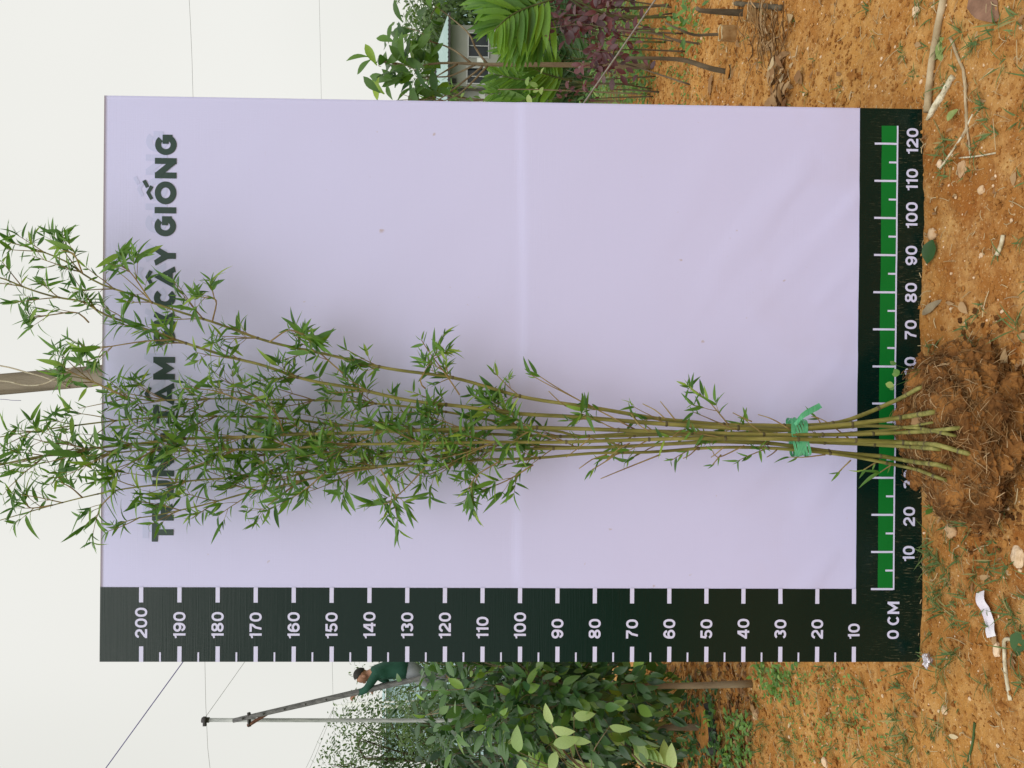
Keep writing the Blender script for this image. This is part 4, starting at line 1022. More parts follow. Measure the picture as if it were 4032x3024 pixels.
# leafy weeds as cover behind
def cover(name, label, n, Xr, Yr, size, mat, hh=.1):
    mb = MB(); K = [blade(1, .55, .2, .2, 5, .45), blade(1, .4, .3, .3, 5, .4)]
    for i in range(n):
        g = GP(rnd(*Xr), rnd(*Yr)); k = random.randrange(3, 7); H = hh*rnd(.3, 1)
        for j in range(k):
            v, f = random.choice(K); s = size*rnd(.6, 1.3); d = rdir(); d[2] = abs(d[2])*.6
            q = g+np.array((rnd(-.03, .03), rnd(-.03, .03), H*rnd(.2, 1)))
            mb.add(np.array(v)*s@frame_from(d, (rnd(-.4, .4), -.4, 1)).T+q, f)
    o = mb.build(name, mat); tag(o, label, 'weeds', kind='stuff')
cover('weed_cover', 'green leafy weeds covering the soil under the red shrubs', 430, (2330, 2570), (0, 420), .045, M['weed_leaf'], .16)
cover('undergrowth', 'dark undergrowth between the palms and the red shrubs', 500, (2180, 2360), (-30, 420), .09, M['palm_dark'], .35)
cover('brown_litter_weeds', 'scattered small weeds on the red soil at the right', 90, (2560, 2760), (0, 420), .022, M['weed_leaf'], .03)
cover('weed_patch', 'patch of light green weeds left of the 30 cm mark', 50, (2990, 3150), (2610, 2740), .022, M['weed_leaf'], .05)
cover('seedling_cover', 'sparse green seedlings on the soil left of the board', 110, (3050, 3500), (2620, 3020), .012, M['weed_leaf'], .02)
cover('dark_weeds', 'dark green weeds growing round the black nursery bag', 90, (2640, 2880), (2700, 3024), .04, M['hedge_leaf'], .10)
cover('moss_weeds', 'yellow green low weeds in front of the black nursery bag', 60, (2860, 2960), (2800, 3024), .03, M['weed_leaf'], .04)

# ------------------------------------------------------------------ broadleaf trees
K_HEDGE = leaf_meshes('leaf', M['hedge_leaf'], [dict(L=1, W=.46, fold=.22, droop=.15, rows=6, peak=.42), dict(L=1, W=.40, fold=.35, droop=.35, rows=6, peak=.40), dict(L=1, W=.52, fold=.1, droop=.05, rows=6, peak=.45)])
K_DARK = leaf_meshes('leaf', M['hedge_dark'], [dict(L=1, W=.42, fold=.22, droop=.2, rows=6, peak=.42), dict(L=1, W=.36, fold=.35, droop=.4, rows=6, peak=.40)])
K_NARROW = leaf_meshes('leaf', M['hedge_dark'], [dict(L=1, W=.27, fold=.3, droop=.2, rows=6, peak=.42), dict(L=1, W=.24, fold=.4, droop=.45, rows=6, peak=.4)])
K_TREE = leaf_meshes('leaf', M['tree_leaf'], [dict(L=1, W=.42, fold=.25, droop=.15, rows=7, peak=.6), dict(L=1, W=.36, fold=.35, droop=.4, rows=7, peak=.6)])
K_FAR = leaf_meshes('leaf', M['far_leaf'], [dict(L=1, W=.5, fold=.2, droop=.2, rows=4, peak=.45)])
K_PALE = leaf_meshes('leaf', M['pale_leaf'], [dict(L=1, W=.42, fold=.3, droop=.1, rows=7, peak=.4), dict(L=1, W=.5, fold=.15, droop=.25, rows=7, peak=.42)])
K_RED = leaf_meshes('leaf', M['red_leaf'], [dict(L=1, W=.55, fold=.25, droop=.25, rows=6, peak=.5), dict(L=1, W=.45, fold=.4, droop=.4, rows=6, peak=.5)])
K_WEED = leaf_meshes('leaf', M['weed_leaf'], [dict(L=1, W=.42, fold=.25, droop=.2, rows=6, peak=.45)])
def tree(name, label, trunk, r0, crown_c, crown_r, nclump, nleaf, ls, kinds, lm, bark='bark', nparts=60, cat='tree', group=None, hang=.35, clump_r=.5, limbs=12, face=.5, gap=0.0, tw=True):
    trunk = np.array(trunk, float)
    e = empty(name, trunk[0]); tag(e, label, cat, group)
    tm = MB(); P = spline(trunk, 14); tm.add(*tube(P, [r0, r0*.75, r0*.35], 9)); cc = V(crown_c); cr = V(crown_r)
    trunk_o = tm.build('trunk', M[bark], e)
    lm_ = MB(); L = Leaves(kinds)
    for i in range(nclump):
        d = rdir()*(random.random()**.40); c = cc+d*cr
        if gap and float(noise3(c[None]*1.0, 1/gap, 1)[0]) > .12: continue
        if i < limbs:
            s = P[random.randrange(6, 14)]; m = (s+c)/2+np.array((0, 0, .1*cr[2]))
            lb_ = MB(); lb_.add(*tube(spline([s, m, c], 7), [r0*.35, r0*.1], 5)); lb_.build('limb', M[bark], e)
        s = cc+(c-cc)*rnd(.5, .8)-np.array((0, 0, .1*cr[2]))
        if tw or i % 5 == 0: lm_.add(*tube(spline([s, (s+c)/2+rdir()*.04*cr[2], c], 5), [r0*.13, r0*.07], 4, False))
        for j in range(nleaf):
            q = c+rdir()*ls*clump_r*2.2*random.random()**.5
            dd = (q-c)/(np.linalg.norm(q-c)+1e-6)*.7+(c-cc)/(np.linalg.norm(c-cc)+1e-6)*.4+rdir()*.45+np.array((0, 0, -hang))
            nn = np.array((rnd(-.6, .6), -face*rnd(0, 1.2), rnd(.3, 1)))
            L.put(q, dd, nn, ls*rnd(.6, 1.2))
    if lm_.n: lm_.build('twigs', M[bark], e)['kind'] = 'stuff'
    L.build(e, lm, nparts)
    return e
def gp(X, Y): return GP(X, Y)
def groundy(X, Y):  # distance at which a ground point shows
    return GP(X, Y)[1]
# left hedge
b1 = gp(2960, 2692); y1 = b1[1]
tree('nursery_tree', 'leafy green sapling on a tan trunk just left of the board', [b1, PD(2700, 2700, y1), PD(2450, 2700, y1), PD(2250, 2690, y1+.03), PD(1950, 2700, y1+.05)], .0155,
     PD(2140, 2690, y1+.06), (.30, .26, .60), 185, 9, .076, K_HEDGE, M['hedge_leaf'], nparts=240, face=.8, group='young trees left of the board')
b2 = gp(2795, 2862); y2 = b2[1]
tree('nursery_tree', 'dark leaved sapling in a black bag, second trunk left of the board', [b2, PD(2600, 2865, y2), PD(2400, 2870, y2), PD(2000, 2870, y2)], .017,
     PD(2170, 2870, y2+.05), (.36, .30, .66), 150, 9, .085, K_DARK, M['hedge_dark'], 'bark_dark', 170, face=.5, group='young trees left of the board')
b3 = gp(2668, 2962); y3 = b3[1]
tree('nursery_tree', 'dark leaved sapling at the left edge behind the pale shoots', [b3, PD(2500, 2962, y3), PD(2000, 2960, y3)], .018,
     PD(2180, 2985, y3), (.42, .36, .74), 150, 9, .09, K_DARK, M['hedge_dark'], 'bark_dark', 120, face=.4, group='young trees left of the board')
b4 = gp(2640, 2760); y4 = 5.0
tree('nursery_tree', 'narrow leaved taller sapling filling the gap behind the hedge top', [PD(2610, 2770, y4)*np.array((1, 1, 0)), PD(2200, 2770, y4), PD(1900, 2770, y4)], .014,
     PD(2020, 2790, y4), (.62, .25, .66), 170, 9, .085, K_NARROW, M['hedge_dark'], 'bark_dark', 150, hang=.8, face=.5, group='young trees left of the board')
# sprig with pale shoots at the left edge
bs = PD(2900, 3090, 3.3); bs[2] = 0
e = empty('pale_sapling', bs); tag(e, 'sapling with large pale yellow green leaves at the far left edge', 'sapling')
mb = MB(); LP = Leaves(K_PALE)
for pts in ([(2900, 3090), (2500, 3080), (2260, 3000), (2160, 2930)], [(2500, 3080), (2300, 3060), (2100, 3020), (2030, 2960)], [(2600, 3085), (2480, 2960), (2420, 2900)], [(2700, 3085), (2650, 3030), (2550, 2990)]):
    P = spline([PD(x, y, 3.25) if x < 2890 else bs for x, y in pts], 10); mb.add(*tube(P, [.006, .002], 6))
    for i in range(3, 10):
        if random.random() < .75: LP.put(P[i], P[i]-P[i-1]+rdir()*.02+np.array((.03, 0, .0)), (rnd(-.4, .4), -1, rnd(.1, .7)), rnd(.08, .12))
for X, Y, dX, dY, s in ((2170, 2850, -20, -60, .09), (2175, 2870, 35, 10, .085), (2180, 2930, 40, -5, .10), (2190, 2960, -20, 60, .08), (2040, 2960, -10, -70, .10), (2050, 2990, 10, 60, .11), (2240, 2905, 60, 15, .085), (2400, 2860, 60, 10, .085), (2260, 2820, 50, 0, .08)):
    p = PD(X, Y, 3.02); q = PD(X+dX, Y+dY, 3.0); mb.add(*tube(spline([PD(2330, 3060, 3.15), (PD(2330, 3060, 3.15)+p)/2+np.array((0, 0, .03)), p], 8), [.003, .0013], 5)); LP.put(p, q-p, (rnd(-.5, .5), -1, .5), s*1.05)
mb.build('stem', M['bark'], e); LP.build(e, M['pale_leaf'], 80)
# black nursery bag round the second trunk
def bag(name, label, base, r, h, mat, rimmat, cat='nursery bag', soil=True, squ=1.0, lean=0):
    e = empty(name, base); tag(e, label, cat)
    n = 28; a = np.linspace(0, 2*math.pi, n, endpoint=False); v = []; f = []
    prof = [(1.0, 0), (1.06, .3), (1.03, .65), (.98, .92), (1.02, 1.0), (.94, .99), (.90, .86)]
    for k, (pr, ph) in enumerate(prof):
        w = 1+.05*np.sin(5*a+k*.7)+.03*np.sin(11*a+k)
        v += [(base[0]+r*pr*w[i]*math.cos(a[i]), base[1]+r*squ*pr*w[i]*math.sin(a[i]), base[2]-.01+h*ph*(1+.04*math.sin(3*a[i]))) for i in range(n)]
    for k in range(len(prof)-1):
        for i in range(n): j = (i+1) % n; f.append((k*n+i, k*n+j, (k+1)*n+j, (k+1)*n+i))
    mb = MB(); mb.add(v, f[:3*n]); mb.build('bag_wall', M[mat], e)
    mb = MB(); mb.add(v, f[3*n:]); mb.build('bag_rim', M[rimmat], e)
    if soil:
        mb = MB(); mb.add(*rock((base[0], base[1], base[2]+h*.8), r*.93, (1, squ, .2), 3, .4, 5)); mb.build('bag_soil', M['soil_clod'], e)
    return e
bag('nursery_bag', 'black plastic nursery bag around the second trunk left of the board', b2+np.array((.0, -.02, -.02)), .115, .075, 'black_bag', 'black_bag')
# right side: slender tree with big leaves
yt = 5.3; bt = PD(2560, 262, yt); bt[2] = 0
e = empty('slender_tree', bt); tag(e, 'slender grey trunked tree with big leaves right of the board', 'tree')
mb = MB(); mb.add(*tube(spline([bt, PD(2300, 256, yt), PD(2100, 254, yt), PD(1917, 254, yt), PD(1850, 250, yt), PD(1720, 249, yt), PD(1640, 262, yt), PD(1560, 250, yt)], 30), [.020, .018, .016, .009, .005], 9))
mb.build('trunk', M['bark'], e)
LT = Leaves(K_TREE); mb = MB()
def cluster(c, n, rad, ls, L, hang=.1, ydepth=.12):
    for i in range(n):
        o_ = rdir()*rad*random.random()**.6; q = c+o_*np.array((1, ydepth/rad if rad else 1, 1))
        L.put(q, (q-c)/rad*.8+rdir()*.5+np.array((0, 0, .15-hang)), (rnd(-.5, .5), -rnd(.2, 1), rnd(.1, .9)), ls*rnd(.65, 1.15))
brs = [([(1917, 249), (1877, 199), (1847, 134), (1778, 72), (1718, 25)], [(1718, 30, 9, .14), (1700, 75, 6, .1)]), ([(1855, 249), (1798, 204), (1748, 179), (1700, 165)], [(1660, 150, 10, .13), (1600, 110, 8, .12), (1620, 190, 7, .12)]),
       ([(1560, 250), (1500, 240)], [(1560, 230, 12, .16), (1500, 215, 8, .12), (1600, 260, 12, .16), (1650, 285, 10, .14), (1500, 262, 5, .1)]), ([(1800, 252), (1720, 300)], [(1700, 300, 9, .13), (1640, 310, 9, .14)]),
       ([(1870, 256), (1775, 298), (1720, 303), (1660, 305)], [(1640, 320, 8, .14)]), ([(1900, 262), (1750, 378), (1710, 400)], [(1640, 350, 12, .18), (1580, 370, 10, .16), (1700, 385, 7, .12)]), ([(1920, 260), (1822, 358), (1748, 398)], [(1560, 395, 10, .16), (1660, 400, 10, .15)])]
for pts, cl in brs:
    P = spline([PD(x, y, yt+rnd(-.1, .1)*(k > 0)) for k, (x, y) in enumerate(pts)], 10); q_ = MB(); q_.add(*tube(P, [.008, .0035], 6)); q_.build('limb', M['bark'], e)
    for X, Y, n, rad in cl:
        c = PD(X, Y, yt+rnd(-.1, .15)); mb.add(*tube(spline([P[-1], (P[-1]+c)/2+rdir()*.03, c], 6), [.0035, .002], 5)); cluster(c, int(n*.75), rad, .165, LT)
mb.build('twigs', M['bark'], e)['kind'] = 'stuff'; LT.build(e, M['tree_leaf'], 200)
# lower bushy crown next to the board edge (another plant behind)
bb = PD(2540, 400, 6.0); bb[2] = 0
tree('leafy_shrub', 'yellow green small leaved bush touching the right edge of the board', [bb, PD(2000, 395, 6), PD(1800, 385, 6)], .012, PD(1740, 390, 6.0), (.16, .2, .26), 16, 8, .06, K_WEED, M['weed_leaf'], nparts=60, face=.6, cat='bush')

# palms
def frond(mb_st, L, base, tip, W, n, mat_k, drop=.15, face=(0, -1, .3), wl=.16):
    base, tip = V(base), V(tip); m = (base+tip)/2+np.array((0, 0, np.linalg.norm(tip-base)*drop)); P = spline([base, m, tip], 14)
    mb_st.add(*tube(P, [.008, .003], 5))
    for i in range(n):
        s = .22+.78*i/(n-1); k = min(int(s*13), 12); q = P[k]+(P[k+1]-P[k])*(s*13-k); t = P[k+1]-P[k]; t /= np.linalg.norm(t)
        sd = np.cross(t, face); sd /= np.linalg.norm(sd)
        ln = W*math.sin(math.pi*(.18+.74*s))**.6
        for sg in (-1, 1):
            L.put(q, t*(.55+.9*s*s)+sd*sg*(1-.35*s)+np.array((0, 0, -.08-.15*(random.random() < .3)))+rdir()*.13, V(face)+rdir()*.55, ln*rnd(.75, 1.12))
K_PL = leaf_meshes('leaflet', M['palm_leaf'], [dict(L=1, W=wl, fold=.5, droop=.18, rows=6, peak=.45) for wl in (.17, .21)])
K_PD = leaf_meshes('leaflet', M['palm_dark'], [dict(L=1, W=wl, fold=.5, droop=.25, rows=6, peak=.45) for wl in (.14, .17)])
def palm(label, base, fronds, kinds, mat, nparts=150):
    base = V(base); e = empty('palm', base); tag(e, label, 'palm'); mb = MB(); L = Leaves(kinds); yb = base[1]
    for (x0, y0, x1, y1, W, n, dy) in fronds:
        a = PD(x0, y0, yb+dy*.3); b = PD(x1, y1, yb+dy)
        mb.add(*tube(spline([base, base*np.array((1, 1, 0))+np.array((0, 0, a[2]*.6)), a], 8), [.006, .006], 6))
        frond(mb, L, a, b, W, n, 0)
    mb.build('stalks', M['palm_stalk'], e); L.build(e, mat, nparts, 'leaflet'); return e
M['palm_stalk'] = nmat('palm_stalk', (0.05, 0.075, 0.025), (0.14, 0.15, 0.06), rough=.5)
bp = PD(2400, 60, 4.6); bp[2] = 0
palm('large bright green palm with long pleated fronds at the top right', bp, [(2230, -20, 1945, 118, .29, 13, -.15), (2160, -60, 1920, 20, .33, 13, 0), (2230, 60, 2010, 165, .24, 11, .05), (2230, -30, 1960, -150, .36, 12, .1)], K_PL, M['palm_leaf'])
bp = PD(2400, 160, 4.9); bp[2] = 0
palm('mid green palm with a broad glossy frond beside the slender trunk', bp, [(2200, 135, 1985, 205, .20, 12, -.05), (2180, 130, 2010, 150, .22, 11, 0)], K_PL, M['palm_leaf'], 80)
bp = PD(2400, 70, 6.4); bp[2] = 0
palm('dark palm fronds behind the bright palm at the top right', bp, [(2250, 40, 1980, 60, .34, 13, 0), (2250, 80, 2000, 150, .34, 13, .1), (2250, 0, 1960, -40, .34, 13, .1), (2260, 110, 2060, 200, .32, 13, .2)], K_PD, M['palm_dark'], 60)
bp = PD(2430, 330, 5.6); bp[2] = 0
palm('clump of palm fronds between slender trunk and board edge', bp, [(2200, 330, 1945, 292, .24, 13, 0), (2200, 345, 1935, 370, .26, 13, .1), (2180, 300, 1995, 235, .22, 12, .1), (2230, 350, 2000, 430, .26, 12, 0), (2250, 320, 2090, 260, .26, 12, -.2)], K_PL, M['palm_leaf'], 120)
bp = PD(2400, 220, 5.9); bp[2] = 0
palm('dark palm clump low behind the red shrubs', bp, [(2300, 200, 2110, 150, .30, 13, 0), (2300, 230, 2100, 260, .30, 13, 0), (2320, 120, 2130, 60, .30, 13, .1), (2320, 60, 2110, 0, .30, 13, .1), (2330, 300, 2120, 330, .30, 13, 0), (2330, 370, 2150, 395, .26, 12, 0), (2300, 180, 2050, 200, .26, 13, .3), (2300, 20, 2060, -40, .3, 13, .3), (2360, 240, 2200, 215, .3, 12, 0), (2360, 320, 2230, 340, .3, 12, 0)], K_PD, M['palm_dark'], 100)

# red shrubs
def red_shrub(label, stems, leaves, y0, n_each=16, ls=.062):
    b = PD(*stems[0][0], y0); b[2] = 0
    e = empty('red_shrub', b); tag(e, label, 'shrub', 'dark red leaved shrubs at the right')
    mb = MB(); L = Leaves(K_RED)
    for s in stems:
        P = [PD(x, y, y0+rnd(-.08, .08)) for x, y in s]; P[0][2] = 0.0
        P = spline(P, 14); mb.add(*tube(P, [.0055, .002], 5))
        for i in range(n_each):
            k = random.randrange(5, 14); q = P[k]+rdir()*.045; L.put(q, rdir()+np.array((0, 0, -.2)), (rnd(-.5, .5), -.8, .6), ls*rnd(.6, 1.15))
    for X, Y, n, rad in leaves: cluster(PD(X, Y, y0+rnd(-.1, .1)), n, rad, ls, L)
    mb.build('stem', M['bark_dark'], e); L.build(e, M['red_leaf'], 150)
red_shrub('dense dark red shrub at the top right corner', [[(2600, 20), (2400, 30), (2200, 15), (2120, 40)], [(2610, 50), (2400, 80), (2250, 60), (2150, 70)], [(2640, 30), (2450, 0), (2250, -20)]], [(2250, 30, 38, .16), (2320, 60, 38, .14), (2180, 60, 24, .12), (2400, 40, 26, .12), (2300, 110, 20, .12)], 4.7)
red_shrub('purple red shrub right of the slender trunk', [[(2620, 130), (2450, 120), (2300, 95), (2170, 110)], [(2600, 170), (2420, 60), (2330, 70)], [(2640, 110), (2500, 115), (2350, 110), (2180, 68)]], [(2360, 80, 18, .12), (2220, 90, 16, .12), (2440, 140, 10, .08), (2300, 110, 14, .1)], 4.5)
red_shrub('dark red shrub with leaves in front of the slender trunk', [[(2600, 200), (2480, 195), (2350, 205), (2280, 200)], [(2590, 330), (2450, 250), (2350, 260), (2300, 285)]], [(2380, 175, 18, .09), (2400, 240, 18, .10), (2330, 270, 14, .09), (2430, 265, 12, .07), (2360, 200, 12, .08)], 4.4, 9)
red_shrub('sparse wine red twiggy shrub near the board edge', [[(2560, 350), (2420, 330), (2300, 345), (2150, 400)], [(2570, 380), (2400, 385), (2250, 395)], [(2560, 300), (2350, 310), (2230, 275)]], [(2230, 390, 8, .08), (2290, 350, 5, .06)], 5.2, 5, .05)
# bare-stem saplings on the right
def sapling(label, pts, r, kinds=None, leaves=(), mat='bark_dark', lm=None, ls=.05, cat='sapling'):
    y0 = groundy(*pts[0]); P = [PD(x, y, y0) for x, y in pts]; P[0][2] -= .01
    e = empty('sapling', P[0]); tag(e, label, cat); mb = MB(); mb.add(*tube(spline(P, 12), [r, r*.8, r*.5], 8)); mb.build('stem', M[mat], e)
    if leaves:
        L = Leaves(kinds)
        for X, Y, n, rad in leaves: cluster(PD(X, Y, y0), n, rad, ls, L)
        L.build(e, lm, 60)
    return e
sapling('thin bare sapling stem leaning left behind the bagged plants', [(2755, 174), (2663, 157), (2581, 133), (2500, 125), (2430, 118)], .006)
sapling('thick dark trunk set in a soil bag at the far right', [(2945, 52), (2850, 47), (2755, 41), (2740, 30)], .017, K_WEED, [(2725, 50, 6, .06), (2745, 62, 5, .05)], lm=M['weed_leaf'])
sapling('thin stem in a square soil bag with light green leaves', [(2870, 133), (2800, 136), (2736, 138), (2680, 118), (2620, 90)], .0085, K_WEED, [(2640, 95, 8, .06), (2700, 115, 9, .06), (2740, 125, 6, .05), (2610, 75, 5, .04)], lm=M['weed_leaf'])
sapling('stout curved dark trunk with a pale bag rim right of the board', [(2868, 284), (2800, 270), (2740, 250), (2690, 236), (2600, 230), (2480, 228)], .014)
sapling('thin upright stem close to the right edge of the board', [(2595, 363), (2500, 355), (2400, 352)], .007, K_WEED, [(2390, 385, 6, .08), (2300, 380, 5, .07)], lm=M['weed_leaf'])
sapling('thin stem beside the leaning sapling', [(2650, 163), (2580, 152), (2500, 148), (2420, 135)], .005)
sapling('slim grey stem at the far right top', [(2640, 18), (2570, 25), (2500, 35), (2420, 22)], .009)
sapling('pale thin sapling with two yellow leaves near the board edge', [(2560, 372), (2300, 360), (2100, 352), (1960, 352)], .006, K_PALE, [(2145, 330, 5, .08), (2080, 352, 3, .05)], 'bark', M['pale_leaf'], .075)
cb = GP(2925, 133)
def soil_bag(label, X, Y, w, h):
    b = GP(X, Y); return bag('soil_bag', label, b, w, h, 'bag', 'bag_rim', 'soil bag', True, .8)
soil_bag('square tan soil bag around the thin leafy stem', 2895, 132, .036, .085)
soil_bag('tan soil bag with a pale rim at the far right', 2975, 52, .034, .055)
soil_bag('pale bag rim at the foot of the curved trunk', 2880, 284, .034, .022)

# ------------------------------------------------------------------ background left: far trees, shed, poles, ladder and man
def ptree(label, base_XY, yd, cX, cY, rx, rz, ncl, nl, ls, nparts=40, limbs=25, gap=.6):
    b = PD(base_XY[0], base_XY[1], yd); b[2] = 0; c = PD(cX, cY, yd)
    return tree('background_tree', label, [b, (b+c)/2, c+np.array((0, 0, rz*.4))], .07, c, (rx, rx, rz), ncl, nl, ls, K_FAR, M['far_leaf'], 'bark_dark', nparts, clump_r=1.5, limbs=limbs, gap=gap, tw=False)
ptree('airy round topped tree far off behind the galvanised pole', (2150, 3010), 15, 1560, 2985, 1.35, 1.5, 330, 26, .085, limbs=12)
ptree('small open tree behind the ladder', (2150, 2650), 17, 1590, 2640, .95, 1.05, 130, 22, .085, limbs=10)
ptree('low dark tree in front of the pale blue shed', (2150, 2870), 13.5, 1700, 2850, .65, .60, 90, 22, .08, limbs=8, gap=0)
ptree('dense dark tree beyond the house at the right', (2000, 60), 50, 1760, 20, 4.2, 2.6, 260, 14, .42, gap=0)
ptree('distant tree showing over the mint green roof', (2000, 120), 60, 1705, 118, 1.6, 1.4, 90, 12, .35, gap=0)
ptree('distant tree over the left end of the mint green roof', (2000, 330), 55, 1715, 300, 2.6, 1.6, 90, 12, .35, gap=0)
M['clad'] = nmat('clad', (0.42, 0.58, 0.63), (0.49, 0.65, 0.70), scale=1.5, rough=.5, stretch=(1, 1, .3))
M['clad_roof'] = nmat('clad_roof', (0.30, 0.42, 0.40), (0.36, 0.48, 0.46), scale=1, rough=.5)
M['wall_beige'] = nmat('wall_beige', (0.29, 0.295, 0.26), (0.34, 0.34, 0.30), scale=1, rough=.85, bump=.2, bscale=20)
M['wall_grey'] = nmat('wall_grey', (0.42, 0.42, 0.39), (0.47, 0.47, 0.44), scale=1, rough=.85)
M['glass'] = nmat('glass', (0.012, 0.018, 0.025), (0.02, 0.028, 0.035), scale=2, rough=.12, spec=.5)
M['win_frame'] = nmat('win_frame', (0.45, 0.46, 0.45), (0.5, 0.5, 0.5), rough=.5)
# shed on the left
ys = 27.0
pl, pr = PD(1518, 3000, ys), PD(1518, 2330, ys)
e = empty('blue_shed', (pl[0], ys, 0)); tag(e, 'pale blue metal clad shed behind the trees at the left', 'shed')
w = (pr[0]-pl[0])/9; top = pl[2]
for i in range(9):
    mb = MB(); mb.add(*box(pl[0]+w*(i+.5), ys, top/2, w-.03, .08, top)); mb.build('wall_panel', M['clad'], e, False)
mb = MB(); mb.add(*box((pl[0]+pr[0])/2, ys+2.55, top/2, pr[0]-pl[0], 5, top-.05)); mb.build('shed_body', M['clad'], e, False)
mb = MB(); v = [(pl[0]-.2, ys-.3, top), (pr[0]+.2, ys-.3, top), (pr[0]+.2, ys+5.3, top+.7), (pl[0]-.2, ys+5.3, top+.7)]; v += [(a, b, c+.06) for a, b, c in v]
mb.add(v, [(0, 3, 2, 1), (4, 5, 6, 7), (0, 1, 5, 4), (1, 2, 6, 5), (2, 3, 7, 6), (3, 0, 4, 7)]); mb.build('roof', M['clad'], e, False)
# house on the right
yh = 36.0
xr = PD(1800, 98, yh)[0]; xl = PD(1800, 338, yh)[0]; xl2 = PD(1800, 600, yh)[0]; ze = PD(1768, 200, yh)[2]; zr = PD(1718, 200, yh+3)[2]
e = empty('house', (xl, yh, 0)); tag(e, 'beige single storey house with mint green roof and dark windows', 'house')
def wallseg(x0, x1, z0, z1, mat='wall_beige', dy=0, nm='wall'):
    mb = MB(); mb.add(*box((x0+x1)/2, yh+dy+.1, (z0+z1)/2, x1-x0, .2, z1-z0)); mb.build(nm, M[mat], e, False)
wins = [(PD(1843, 225, yh), PD(1925, 132, yh)), (PD(1838, 330, yh), PD(1925, 268, yh))]
def bounds(a, b): return min(a[0], b[0]), max(a[0], b[0]), min(a[2], b[2]), max(a[2], b[2])
w1 = bounds(*wins[1]); w0 = bounds(*wins[0])
wallseg(xl, w1[0], 0, ze); wallseg(w1[1], w0[0], 0, ze); wallseg(w0[1], xr, 0, ze)
for w_ in (w0, w1):
    wallseg(w_[0], w_[1], w_[3], ze); wallseg(w_[0], w_[1], 0, w_[2])
    mb = MB(); mb.add(*box((w_[0]+w_[1])/2, yh+.12, (w_[2]+w_[3])/2, w_[1]-w_[0], .03, w_[3]-w_[2])); wo = mb.build('window', M['glass'], e, False)
    mb = MB(); t = .05; cx_, cz_ = (w_[0]+w_[1])/2, (w_[2]+w_[3])/2
    mb.add(*box(cx_, yh-.02, w_[3]-t/2+.02, w_[1]-w_[0]+.1, .08, t)); mb.add(*box(cx_, yh-.02, w_[2]+t/2-.02, w_[1]-w_[0]+.1, .08, t))
    mb.add(*box(w_[0], yh-.02, cz_, t, .08, w_[3]-w_[2]-.08)); mb.add(*box(w_[1], yh-.02, cz_, t, .08, w_[3]-w_[2]-.08)); mb.add(*box(cx_, yh+.07, cz_, t*.7, .06, w_[3]-w_[2]-.08))
    mb.build('window_frame', M['win_frame'], wo, False)
wallseg(xl2, xl, 0, ze-.1, 'wall_grey', .6)
mb = MB(); mb.add(*box((xl2+xr)/2, yh+4.3, (ze-.1)/2, xr-xl2-.05, 7, ze-.2)); mb.build('back_rooms', M['wall_grey'], e, False)
mb = MB(); xo = PD(1768, 70, yh)[0]
nrib = 60; xs_ = np.linspace(xl2, xo, nrib*2+1); v = []; 
for i, x in enumerate(xs_):
    dz = .035 if i % 4 in (1,) else 0
    v += [(x, yh-.5, ze+.02+dz), (x, yh+3.2, zr+dz), (x, yh+7, ze+dz)]
f = [(3*i+k, 3*i+3+k, 3*i+4+k, 3*i+1+k) for i in range(nrib*2) for k in range(2)]
mb.add(v, f); mb.build('roof', M['clad_roof'], e, False)
mb = MB(); mb.add(*box((xl2+xo)/2, yh-.52, ze-.03, xo-xl2, .08, .10)); mb.build('gutter', M['dark_metal'], e, False)
mb = MB(); mb.add(*box((xl2+xo)/2, yh+3.2, zr+.04, xo-xl2, .25, .06)); mb.build('roof_ridge', M['dark_metal'], e, False)
q = PD(1789, 320, yh); mb = MB(); mb.add(*box(q[0], yh-.05, q[2], .19, .12, .19)); mb.build('vent', M['dark_metal'], e, False)
q = PD(1891, 236, yh); mb = MB(); mb.add(*box(q[0], yh-.01, q[2], .22, .02, .30)); mb.build('notice', M['white_pipe'], e, False)
q = PD(1898, 372, yh); mb = MB(); mb.add(*box(q[0], yh+.58, q[2], .5, .02, .30)); mb.build('notice', M['white_pipe'], e, False)
# big pale hall further away
q0, q1 = PD(1625, 130, 70), PD(1625, -200, 70)
e = empty('pale_hall', (q0[0], 70, 0)); tag(e, 'big pale blue hall roof far behind the house', 'building')
mb = MB(); mb.add(*box((q0[0]+q1[0])/2, 76, (q0[2]-2)/2, q1[0]-q0[0], 12, q0[2]-2)); mb.build('wall', M['clad'], e, False)
mb = MB(); v = [(q0[0], 69.5, q0[2]-2), (q1[0], 69.5, q0[2]-2), (q1[0], 76, q0[2]), (q0[0], 76, q0[2]), (q1[0], 82.5, q0[2]-2), (q0[0], 82.5, q0[2]-2)]
mb.add(v, [(0, 1, 2, 3), (3, 2, 4, 5), (0, 3, 5), (1, 4, 2)]); mb.build('roof', M['white_pipe'], e, False)
# distant belt of trees so that the ground does not meet the sky bare
mb = MB(); K = blade(1, .5, .2, .2, 4, .45)
for i in range(9000):
    x = rnd(-75, 75); yy = rnd(84, 90); z = rnd(0, 1)**.8*(3.0+1.6*math.sin(x*.21)+1.2*math.sin(x*.57+1)+.8*math.sin(x*1.3)); v, f = K
    mb.add(np.array(v)*rnd(.8, 1.5)@frame_from(rdir(), (0, -1, .4)).T+np.array((x, yy, max(z, .1))), f)
o = mb.build('treeline', M['far_leaf']); tag(o, 'far belt of trees on the horizon', kind='stuff')

